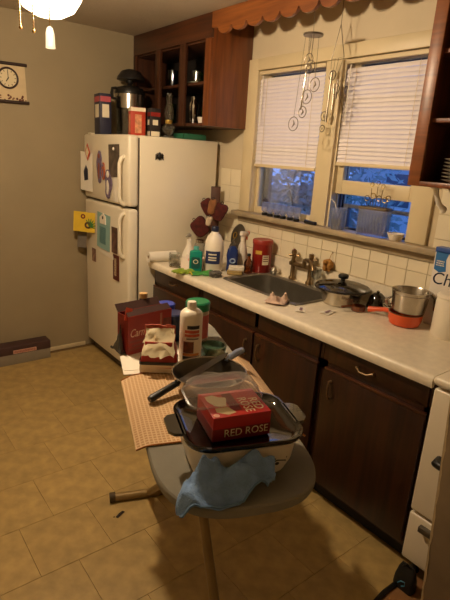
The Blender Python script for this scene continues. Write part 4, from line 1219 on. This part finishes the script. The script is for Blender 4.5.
b.skin([b.ring([(x, y, zz) for x, y in roundrect(.037, .078, .018, 4)]) for zz in (.012, .045)]).obj('blue_gel', glass('blue_gel', (.35, .5, .85), .15), gj)
b = B()
b.skin([b.ring([(x * k, y * k, zz) for x, y in roundrect(.0425, .0855, .02, 4)]) for k, zz in ((1.0, .143), (1.02, .145), (1.02, .155), (1.0, .157))], True, False, False).obj('gilt_rim', cm('jar_band', '#6b5c44', .6), gj)
for k in range(8):
    y = -.066 + .019 * k
    B().tube([(-.043, y, .02), (-.0435, y, .13)], .004, 6).obj('facet', sglass_m, gj)
for k, (yy, zz) in enumerate(((.035, .275), (.0, .285), (-.03, .27), (.055, .20), (.02, .215), (-.015, .205), (-.05, .20), (-.068, .21))):
    B().tube([(0, yy * .4, .03), (-.004, yy * .8, .12), (-.006, yy, zz - .02)], .0018, 5).obj('wire_stem', bronze_m, gj)
    B().torus((-.006, yy, zz), .014 if zz < .25 else .010, .0022, 'x', 14, 5).obj('wire_curl', bronze_m if k % 2 else brass2_m, gj)
wd = lathe_thing('white_dish', 'small white dish near the right end of the sill', 'dish', (-.03, -2.375, SZ), [
    ('dish_wall', white_m, [(.028, 0), (.032, .004), (.045, .035), (.042, .035), (.029, .006), (.001, .005)]),
    ('rim', white_m, [(.042, .035), (.046, .035), (.046, .038), (.042, .038)], dict(cap0=False, cap1=False))])

# ------------------------------------------------------------------ wind chimes hung from the valance
chime_m = cm('chime_metal', '#7d7263', .3, metal=.8)
string_m = cm('string', '#6b604e', .8)
w1 = thing('wind_chime', 'wind chime of wire rings hung under a round disc', 'wind chime', (-.31, -1.90, 2.38))
B().tube([(-.019, 0, .02), (-.006, 0, 0), (0, 0, -.10)], .0012, 5).obj('hanging_string', string_m, w1)
B().lathe([(.001, -.105), (.05, -.105), (.052, -.1), (.05, -.095), (.001, -.093)], 20).obj('disc', chime_m, w1)
ring_spec = ((.02, .035, -.21, .030), (-.02, -.02, -.255, .031), (.02, -.025, -.335, .034), (-.03, -.025, -.40, .034), (.0, .025, -.47, .028), (-.01, .075, -.53, .036))
for x, y, zz, r_ in ring_spec:
    B().tube([(x * .8, max(-.045, min(.045, y)), -.104), (x, y, zz + r_)], .0009, 4).obj('string', string_m, w1)
    rg_ = B().torus((x, y, zz), r_, .0022, 'x', 22, 5).obj('wire_ring', chime_m, w1)
    B().tube([(x, y, zz + r_ * .5), (x, y - r_ * .2, zz), (x, y + r_ * .25, zz - r_ * .5)], [.002, .005, .002], 6).obj('charm', chime_m, rg_)
B().tube([(-.012, .012, -.26), (-.014, .025, -.46)], .0048, 10).obj('chime_tube', chrome_m, w1)
B().tube([(-.01, .0, -.104), (-.012, .012, -.26)], .0009, 4).obj('string', string_m, w1)
w2 = thing('wind_chime', 'wind chime with a wire triangle hanger before the mullion', 'wind chime', (-.075, -1.872, 2.472))
w2.scale = (1.1, 1.1, 1.12)
B().ball((0, 0, .038), .006, u=8, v=6).obj('ceiling_hook', chime_m, w2)
B().tube([(0, 0, .038), (0, 0, 0), (0, 0, -.085)], .0014, 5).obj('hanging_string', string_m, w2)
B().tube([(0, 0, -.085), (0, .036, -.236), (0, -.042, -.232), (0, 0, -.085)], .0022, 6).obj('triangle', chime_m, w2)
for y, z1 in ((.04, -.34), (.015, -.42), (-.01, -.38), (-.045, -.36)):
    B().tube([(0, y * .9, -.234), (0, y * .6 + .01, z1 + .06)], .0009, 4).obj('string', string_m, w2)
B().tube([(0, .025, -.29), (.002, .033, -.53)], .0055, 8).obj('chime_tube', chime_m, w2)
B().tube([(0, .0, -.35), (0, -.002, -.47)], .005, 8).obj('chime_tube', chime_m, w2)
B().tube([(0, -.02, -.33), (0, -.018, -.42)], .005, 8).obj('chime_tube', chime_m, w2)
for y, zz, r_ in ((.02, -.31, .022), (-.012, -.375, .024), (.045, -.50, .022), (.05, -.56, .016)):
    rg_ = B().torus((.0, y, zz), r_, .0026, 'x', 20, 5).obj('wire_ring', chime_m, w2)
    B().ball((0, y, zz), r_ * .35, (.35, .6, 1.2), 10, 8).obj('charm', chime_m, rg_)

# ------------------------------------------------------------------ things on the ironing board
IZ = ZBRD + .0005
def bthing(name, label, cat, p, s, z=IZ, rz=0.0, group=None):
    return thing(name, label, cat, BD(p, s, z), BR + R(rz), group)
# woven mat
mt = thing('woven_mat', 'orange tan woven mat lying across the ironing board', 'mat', BD(-.39, -3.0, IZ), BR)
c00, c01, c10, c11 = (-.652, -3.279), (-.655, -2.855), (-.150, -3.275), (-.125, -2.70)
def fm(u, v):
    p = (c00[0] * (1 - u) + c10[0] * u) * (1 - v) + (c01[0] * (1 - u) + c11[0] * u) * v
    s = (c00[1] * (1 - u) + c10[1] * u) * (1 - v) + (c01[1] * (1 - u) + c11[1] * u) * v
    d = max(0, abs(p + .407) - .214)
    zz = .003 - d * (.35 if p < 0 and p < -.4 else .7) * (1 if d > 0 else 0)
    return (p + .39, s + 3.0, zz)
B().grid(fm, 30, 24, .0025).obj('woven_field', weave('mat_weave', '#bf9568', '#dcbd94', 26), mt)
for v0 in (0, 1):
    B().tube([(lambda q: (q[0], q[1], q[2] + .001))(fm(k / 24, v0)) for k in range(25)], .0022, 5).obj('bound_edge', cm('mat_edge', '#b07038', .9), mt)
IM = IZ + .0062
ws = thing('white_sheet', 'white folded paper sheet under the red carton', 'paper', BD(-.555, -2.70, IZ), BR + R(0))
B().bb(-.088, .15, -.13, .22, 0, .002).obj('lower_leaf', paper_m, ws)
B().bb(-.085, .147, -.10, .217, .002, .0035).obj('upper_leaf', paper_m, ws)
# dark red carton
rz_ = math.degrees(math.atan2(-2.543 + 2.668, -.371 + .612))
cr = bthing('snack_carton', 'dark red open topped carton with cream script lettering', 'box', -.538, -2.589, IZ + .004, rz_)
W_, D_, H_ = .205, .075, .155
b = B()
for x0, x1, y0, y1 in ((-W_ / 2, W_ / 2, -D_ / 2, -D_ / 2 + .002), (-W_ / 2, W_ / 2, D_ / 2 - .002, D_ / 2), (-W_ / 2, -W_ / 2 + .002, -D_ / 2 + .002, D_ / 2 - .002), (W_ / 2 - .002, W_ / 2, -D_ / 2 + .002, D_ / 2 - .002)):
    b.bb(x0, x1, y0, y1, 0, H_)
b.bb(-W_ / 2 + .002, W_ / 2 - .002, -D_ / 2 + .002, D_ / 2 - .002, 0, .002).obj('carton_walls', cm('snack_red', '#8a2418', .5, var=.1, scale=18), cr, smooth=False)
B().box((0, -.022, H_ + .008), (W_ * .98, .002, .028), Matrix.Rotation(R(-52), 3, 'X')).obj('top_flap', cm('flap_brown', '#3d2017', .7), cr)
B().box((0, D_ / 2 + .012, H_ + .012), (W_ * .98, .002, .035), Matrix.Rotation(R(-40), 3, 'X')).obj('top_flap', cm('flap_brown', '#3d2017'), cr)
B().box((-W_ / 2 + .012, -.02, H_ + .004), (.028, .002, .05), Matrix.Rotation(R(-20), 3, 'X') @ Matrix.Rotation(R(22), 3, 'Y')).obj('red_tab', cm('tab_orange', '#d2553a', .5), cr)
text('Carnation', .046, cm('script_cream', '#d9b89a', .6), cr, (-.03, -D_ / 2 - .0008, .085), (R(90), 0, 0), 'lettering', shear=.35, sx=.72)
for zz, w in ((.052, .12), (.035, .10), (.02, .13)):
    B().bb(-.035 - w / 2, -.035 + w / 2, -D_ / 2 - .0008, -D_ / 2, zz - .004, zz + .004).obj('print_line', cm('print_maroon', '#7d3a2c', .6), cr)
B().bb(.045, .055, -D_ / 2 - .0008, -D_ / 2, .012, .145).obj('print_stripe', cm('stripe_buff', '#9a6a52', .6), cr)
B().bb(.06, .098, -D_ / 2 - .0008, -D_ / 2, .03, .12).obj('picture_panel', cm('pic_brown', '#6b3424', .6, var=.4, scale=40), cr)
cp = bthing('plastic_wrap', 'crumpled dark plastic wrap beside the red carton', 'wrapper', -.632, -2.615, IZ + .004, 20)
B().grid(lambda u, v: (lambda q: (q[0] * .5, q[1] * .9, max(.002, q[2])))(crumple(u, v, .11, .10, .12, 8.1)), 16, 14, .0015).obj('wrap_film', cm('film_dark', '#3a3834', .25, coat=.5), cp)
B().ball((.0, .0, .045), .02, (.8, 1.2, .8), 8, 6).obj('wrap_knot', cm('film_dark', '#3a3834'), cp)
# bottles and jars behind the carton
lathe_thing('vanilla_bottle', 'slim black bottle with tan cap behind the carton', 'bottle', BD(-.535, -2.505, IZ), [
    ('bottle_body', cm('bottle_black', '#0f0d0c', .2, coat=.4), [(.017, 0), (.018, .004), (.018, .17), (.015, .185), (.001, .186)]),
    ('cap', cm('cap_tan', '#c09a64', .5), [(.0165, .185), (.0165, .205), (.001, .206)])])
for k, (p, s, lab) in enumerate(((-.585, -2.49, 'small white bottle left of the slim black bottle'), (-.485, -2.48, 'small white bottle right of the slim black bottle'))):
    lathe_thing('pill_bottle', lab, 'bottle', BD(p, s, IZ), [
        ('bottle_body', white_m, [(.022, 0), (.024, .004), (.024, .11), (.016, .125), (.001, .126)]),
        ('cap', cm('cap_pinkish', '#e2cdbc', .5), [(.018, .125), (.019, .15), (.001, .152)])], 'small white bottles behind the carton')
lathe_thing('blue_lid_jar', 'dark jar with bright blue lid beside the green lidded jar', 'jar', BD(-.425, -2.415, IZ), [
    ('jar_wall', navy_m, [(.04, 0), (.042, .005), (.042, .10), (.036, .11), (.001, .11)]),
    ('lid', cm('lid_blue', '#2438a0', .35), [(.040, .108), (.041, .128), (.038, .132), (.001, .131)])])
lathe_thing('dark_tub', 'dark navy tub in front of the blue lidded jar', 'tub', BD(-.405, -2.51, IZ), [
    ('tub_wall', navy_m, [(.034, 0), (.038, .005), (.040, .10), (.001, .10)]),
    ('lid', cm('lid_navy', '#1a2350', .35), [(.042, .098), (.043, .115), (.039, .119), (.001, .118)])])
gjr = lathe_thing('green_lid_jar', 'large jar with broad green lid behind the white bottle', 'jar', BD(-.31, -2.53, IZ), [
    ('jar_wall', cm('jar_buff', '#bca98c', .4), [(.045, 0), (.048, .005), (.048, .13), (.044, .14), (.001, .14)]),
    ('lid', green_m, [(.051, .138), (.052, .168), (.047, .174), (.001, .172)])], rz=CAMD)
arc_label(gjr, .0485, .02, .12, -.6, 1.4, cm('label_rose', '#b5564a', .6))
# folded bag with red print
bg = bthing('coffee_bag', 'red and white bag with crumpled cream top', 'bag', -.515, -2.805, IM, -14)
b = B()
rings = []
for zz, hw, hd, m_ in ((0, .064, .038, 0), (.02, .066, .040, 0), (.05, .064, .039, 0), (.085, .058, .034, 0), (.11, .050, .024, 0)):
    ring = []
    for k, (x, y) in enumerate(roundrect(hw, hd, .012, 4)):
        j = .004 * noise.noise(Vector((x * 40, y * 40, zz * 30)))
        ring.append((x + j, y + j, zz))
    rings.append(b.ring(ring))
b.skin(rings).obj('bag_body', cm('bag_red', '#a82a20', .4, var=.15, scale=30), bg)
b = B()
b.skin([b.ring([(x, y, zz) for x, y in roundrect(.0675, .0415, .012, 4)]) for zz in (.001, .03)], True, False, False).obj('white_base_band', cm('bag_white', '#d9cbb4', .5), bg)
b = B()
b.skin([b.ring([(x, y, zz) for x, y in roundrect(.0678, .0418, .012, 4)]) for zz in (.030, .042)], True, False, False).obj('black_band', black_m, bg)
def ftop(u, v):
    x = (u - .5) * .115
    n_ = noise.noise(Vector((u * 4, v * 4, 2.2))) + .6 * noise.noise(Vector((u * 9, v * 9, 5.2)))
    y = -.052 + .068 * v + .010 * n_
    return (x * (1 - .12 * v) + .008 * n_, y - .006 * math.sin(3.1 * u), .068 + .082 * v + .006 * n_ + .008 * noise.noise(Vector((u * 3, 1, v * 2))))
B().grid(ftop, 20, 16, .002).obj('crumpled_top', cm('bag_cream', '#eadcb8', .3, var=.08, scale=20), bg)
B().grid(lambda u, v: ((u - .5) * .11, .02 + .012 * noise.noise(Vector((u * 5, v * 3, 7))), .09 + .07 * v + .008 * noise.noise(Vector((u * 6, v, 3)))), 14, 8, .002).obj('back_fold', cm('bag_rose', '#c9604c', .4), bg)
# white bottle
wb = lathe_thing('lotion_bottle', 'tall white capped bottle with orange and black label', 'bottle', BD(-.392, -2.765, IM), [
    ('bottle_body', cm('lotion_white', '#efe6d2', .35), [(.038, 0), (.042, .006), (.042, .185), (.040, .198), (.030, .208), (.017, .212), (.001, .212)]),
    ('cap', white_m, [(.0165, .210), (.017, .236), (.0155, .239), (.001, .239)])], rz=CAMD + .35)
arc_label(wb, .0425, .145, .158, -.55, .55, black_m, 'print_black')
arc_label(wb, .0425, .129, .140, -.75, .55, cm('print_orange', '#c9583a', .6), 'print_orange')
arc_label(wb, .0425, .115, .125, -.75, .6, cm('print_orange', '#c9583a'), 'print_orange')
arc_label(wb, .0425, .104, .109, -.6, .5, cm('print_grey', '#77706a', .6), 'print_grey')
arc_label(wb, .0425, .052, .096, -.85, .05, cm('picture_brown', '#7a4528', .6, var=.6, scale=45), 'picture_panel')
arc_label(wb, .0425, .040, .050, -.9, .6, cm('print_tan', '#c98a4c', .6), 'tan_line')
arc_label(wb, .0425, .018, .038, -.9, .65, cm('print_dark', '#2a2a2c', .5), 'dark_panel')
bw = lathe_thing('glass_ashtray', 'round greenish glass bowl right of the white bottle', 'bowl', BD(-.292, -2.725, IM), [
    ('bowl_wall', glass('bottle_green_glass', (.45, .62, .55), .14), [(.045, 0), (.050, .006), (.053, .045), (.047, .045), (.044, .012), (.001, .010)]),
    ('rim', clear_m, [(.047, .045), (.053, .045), (.0535, .049), (.047, .049)], dict(cap0=False, cap1=False))])
# skillet and knife
sk_ = lathe_thing('steel_skillet', 'stainless steel pan with dark inside behind the casserole', 'pan', BD(-.375, -2.985, IM), [
    ('pan_wall', steel_m, [(.095, 0), (.102, .006), (.125, .058), (.127, .062), (.123, .062), (.121, .058)], dict(cap1=False)),
    ('pan_inside', cm('pan_dark', '#6e675c', .35, metal=.8), [(.1215, .058), (.1, .012), (.09, .008), (.001, .008)], dict(cap0=False))], rz=BR)
B().tube([(.085, .085, .052), (.105, .105, .06), (.14, .13, .066), (.165, .15, .064)], [.010, .012, .013, .012], 10).obj('handle', cm('pan_blue', '#8f9bb5', .3, metal=.4), sk_)
kn = thing('kitchen_knife', 'large dark bladed kitchen knife resting on the steel pan', 'knife', BD(-.585, -3.055, IM + .012), 0)
p0, p1, p2 = Vector(BD(-.585, -3.055, 0)), Vector(BD(-.485, -2.995, 0)), Vector(BD(-.290, -2.885, 0))
a_ = math.atan2(p2.y - p0.y, p2.x - p0.x)
ln = (p2 - p0).length
el = math.asin(.062 / ln)
kn.rotation_euler = (R(-12), -el, a_)
b = B()
rings = [b.ring([(x, w * math.cos(2 * math.pi * k / 10), .012 * hh * math.sin(2 * math.pi * k / 10)) for k in range(10)]) for x, w, hh in ((0, .010, .8), (.01, .016, 1), (.06, .012, .9), (.115, .014, .9), (.125, .012, .8))]
b.skin(rings).obj('handle', black_m, kn)
B().prism([(.12, .016), (ln - .01, .016), (ln + .02, .0), (ln - .02, -.022), (.14, -.032), (.12, -.02)], -.0012, .0012, 'xy').obj('blade', cm('blade_dark', '#4a423a', .3, metal=.8), kn)

# casserole, dish, tea box, plastic lid
ca = bthing('white_casserole', 'white casserole dish with small dark decoration', 'casserole', -.404, -3.362, IZ)
b = B()
rings = [b.ring([(x * k, y * k, zz) for x, y in roundrect(.142, .112, .06, 8)]) for k, zz in ((.80, 0), (.86, .004), (.95, .035), (1.0, .085), (1.0, .092), (.965, .092), (.95, .08), (.90, .03), (.82, .012), (.4, .010))]
b.skin(rings).obj('dish_wall', cm('casserole_white', '#e6dcc6', .3, coat=.2), ca)
for k in range(5):
    x = .055 + .011 * k
    B().ball((x, -.1105 + .002 * k, .045 + .008 * math.sin(k * 2.1)), .006, (1, .25, .8), 8, 6).obj('dark_motif', cm('motif', '#3a3a36', .5), ca)
B().tube([(.05, -.111, .040), (.075, -.1105, .050), (.10, -.106, .044)], .0015, 5).obj('vine_motif', cm('motif', '#3a3a36'), ca)
gd = bthing('smoked_glass_dish', 'dark smoked glass dish with tab handles set in the casserole', 'dish', -.403, -3.360, IZ + .0930)
b = B()
rings = [b.ring([(x * k, y * k, zz) for x, y in roundrect(.150, .122, .06, 8)]) for k, zz in ((.90, .001), (1.0, .006), (1.03, .016), (1.025, .020), (.99, .020), (.93, .008), (.86, .004), (.4, .003))]
b.skin(rings).obj('dish_wall', cm('smoked_body', '#17140f', .08, coat=.6), gd)
for s_ in (-1, 1):
    pts = [(s_ * .145, -.05), (s_ * .172, -.045), (s_ * .184, -.03), (s_ * .186, .03), (s_ * .174, .045), (s_ * .145, .05)]
    B().prism(pts, .012, .020, 'xy').obj('tab_handle', cm('smoked_tab', '#4a463c', .12, coat=.6), gd)
tbx = bthing('tea_box', 'bright red tea box lying in the smoked glass dish', 'box', -.418, -3.372, IZ + .0995, 4)
tbx.scale = (.95, .95, .95)
B().bb(-.080, .080, -.066, .066, 0, .068, .0012).obj('carton_body', cm('tea_red', '#b81f14', .4, var=.05, scale=20), tbx)
B().bb(-.0806, .0806, -.0666, .0666, .0, .035, .001).obj('dark_side_band', cm('tea_dark_red', '#7e130e', .4), tbx)
text('RED ROSE', .030, cream_m, tbx, (.012, -.0672, .020), (R(90), 0, 0), 'lettering', sx=.92)
text('RED', .036, cream_m, tbx, (.056, -.018, .0685), (0, 0, R(-90)), 'lettering', sx=.95)
text('ROSE', .036, cream_m, tbx, (.026, -.018, .0685), (0, 0, R(-90)), 'lettering', sx=.9)
B().bb(-.02, .008, -.04, .05, .0679, .0686).obj('brown_panel', cm('tea_brown', '#6e1a12', .5, var=.2, scale=30), tbx)
cup = B()
cup.prism([(-.068, .045), (-.068, .02), (-.058, -.005), (-.05, -.016), (-.026, -.016), (-.022, 0), (-.014, .02), (-.014, .03), (-.03, .034), (-.045, .05)], .0679, .0688, 'xy').obj('teacup_picture', cm('cup_cream', '#d6c7a0', .5), tbx)
B().prism([(-.06, -.02), (-.024, -.02), (-.012, -.05), (-.036, -.058), (-.062, -.04)], .0679, .0687, 'xy').obj('saucer_picture', cm('cup_buff', '#c2ac80', .5), tbx)
B().lathe([(.001, .0679), (.008, .0679), (.008, .0688), (.001, .0688)], 16, c=(-.068, -.055, 0)).obj('round_emblem', cm('tea_emblem', '#e2a08a', .5), tbx)
pl = bthing('plastic_tub', 'translucent white plastic tub upturned on the tea box', 'tub', -.438, -3.330, IZ + .1685, 3)
pl.rotation_euler = (R(4), R(-1), BR + R(3))
b = B()
rings = [b.ring([(x * k, y * k, zz) for x, y in roundrect(.095, .058, .035, 8)]) for k, zz in ((1.04, .0), (1.04, .003), (1.0, .004), (.95, .026), (.88, .032), (.5, .033))]
b.skin(rings, True, False, True).obj('tub_wall', frost_m, pl)
b = B()
b.skin([b.ring([(x * k, y * k, zz) for x, y in roundrect(.095, .058, .035, 8)]) for k, zz in ((1.05, -.002), (1.065, .001), (1.065, .005), (1.04, .006))], True, False, False).obj('tub_rim', frost_m, pl)

# blue towel over the near end of the board
tw = thing('blue_towel', 'crumpled blue towel hanging over the near end of the ironing board', 'towel', BD(-.47, -3.51, IZ), BR)
CP = [[(-.588, -3.545, .878), (-.535, -3.560, .914), (-.455, -3.550, .912), (-.370, -3.52, .910)],
      [(-.590, -3.520, .905), (-.545, -3.525, .950), (-.465, -3.530, .940), (-.350, -3.512, .922)],
      [(-.572, -3.495, .925), (-.535, -3.500, .968), (-.455, -3.508, .965), (-.345, -3.498, .955)],
      [(-.556, -3.470, .930), (-.520, -3.487, .975), (-.430, -3.492, .978), (-.345, -3.484, .978)]]
def bez(c, t):
    a, b_, c_, d = [Vector(q) for q in c]
    # Catmull-Rom through the four control points
    pts = [a * 2 - b_, a, b_, c_, d, d * 2 - c_]
    f = min(t * 3, 2.9999); i = int(f); f -= i
    p0_, p1_, p2_, p3_ = pts[i:i + 4]
    return .5 * ((2 * p1_) + (p2_ - p0_) * f + (2 * p0_ - 5 * p1_ + 4 * p2_ - p3_) * f * f + (3 * p1_ - p0_ - 3 * p2_ + p3_) * f ** 3)
def ftw(u, v):
    q = bez([bez(r_, u) for r_ in CP], v)
    n_ = .5 * noise.noise(Vector((u * 3.0, v * 3.0, 4.4))) + .5 * noise.noise(Vector((u * 8.5 + v * 3, v * 5, 9.4)))
    fold = .020 * math.sin(9 * u + 4 * v + 2 * n_) * min(1, 6 * min(u, 1 - u, v + .1, 1.1 - v)) - .030 * math.exp(-((u - .66 + .12 * v) / .07) ** 2) + .012 * math.exp(-((u - .82) / .1) ** 2)
    zz = q.z - IZ + max(-.022, fold + .03 * n_) + .006
    if u > .16: zz = max(zz, .006)
    return (q.x + .47 + .012 * n_, q.y + 3.51 + .008 * n_, zz)
tow_m = cm('towel_blue', '#86a8d8', .95, var=.18, scale=30, bump=.8, bscale=220)
B().grid(ftw, 40, 30, .004).obj('towel_cloth', tow_m, tw, angle=80)
B().tube([(lambda q: (q[0], q[1], q[2] + .002))(ftw(k / 20, .0)) for k in range(21)], .003, 6).obj('towel_hem', cm('towel_hem', '#6a8cb5', .95), tw)

# ------------------------------------------------------------------ floor things on the right
fm_ = thing('floor_mat', 'brown floor mat with black edge before the stove', 'mat', (-.80, -3.27, 0), 0)
e0, e1 = Vector((-.52, -3.045)), Vector((-1.05, -3.105))
B().prism([(-.60 + .80, -3.075 + 3.27), (-.95 + .80, -3.085 + 3.27), (-1.15 + .8, -3.75 + 3.27), (-.70 + .80, -3.75 + 3.27)], 0.0003, .006, 'xy').obj('mat_field', cm('mat_brown', '#8a6038', .9, var=.12, scale=12), fm_)
B().tube([(-.615 + .80, -3.075 + 3.27, .009), (-.80 + .8, -3.07 + 3.27, .010), (-.99 + .80, -3.088 + 3.27, .009)], .011, 8).obj('black_edging', black_m, fm_)
bk = thing('black_bag', 'small black bag with blue swirl on the floor by the stove', 'bag', (-.705, -3.10, .0062), R(0))
bk.scale = (.62, .62, .75)
b = B()
rings = [b.ring([(x * k + .02 * zz, y * k2, zz) for x, y in roundrect(.04, .07, .02, 4)]) for k, k2, zz in ((.9, .95, 0), (1, 1, .02), (.9, .95, .07), (.5, .8, .12), (.15, .6, .15))]
b.skin(rings).obj('bag_body', cm('bag_black', '#12110f', .6, var=.2, scale=30), bk)
B().tube([(-.036 - .0, .03, .03), (-.0385, .01, .055), (-.034, -.015, .06), (-.036, -.02, .04), (-.041, .0, .028)], .004, 6).obj('blue_swirl', cm('swirl_blue', '#3f86a8', .5), bk)
B().tube([(0, -.03, .13), (-.015, .0, .165), (-.01, .03, .13)], .006, 6).obj('bag_handle', black_m, bk)
cs = thing('cardboard_sheet', 'tall brown cardboard sheet leaning on the stove front', 'cardboard', (-.74, -3.195, 0), rot=(R(-4.2), R(1.6), 0))
B().bb(-.006, 0, -.62, 0, .0, 1.05, .001).obj('outer_panel', cm('cardboard_dull', '#7d6a4e', .9, var=.1, scale=7), cs)
B().bb(.0, .008, -.62, -.004, .0, 1.048, .001).obj('inner_panel', card_m, cs)
B().grid(lambda u, v: (-.007 - .001 * math.sin(9 * v), -.001 - .008 * u * (1 + .4 * math.sin(53 * v) * math.sin(17 * v)), .02 + 1.0 * v), 1, 40, .0008).obj('worn_edge', cm('torn_edge', '#b09a74', .9, var=.2, scale=20), cs)
cb_ = thing('floor_crumb', 'dark dried scrap on the floor by the board foot', 'crumb', (-1.475, -2.075, .0003), R(25))
B().grid(lambda u, v: ((u - .5) * .05, (v - .5) * .014, .001 + .004 * math.sin(3.1 * u)), 6, 3, .001).obj('scrap_body', cm('scrap_dark', '#2a1c10', .8), cb_)
B().ball((-.03, .012, .003), .003, u=6, v=4).obj('scrap_bit', cm('scrap_dark', '#2a1c10'), cb_)
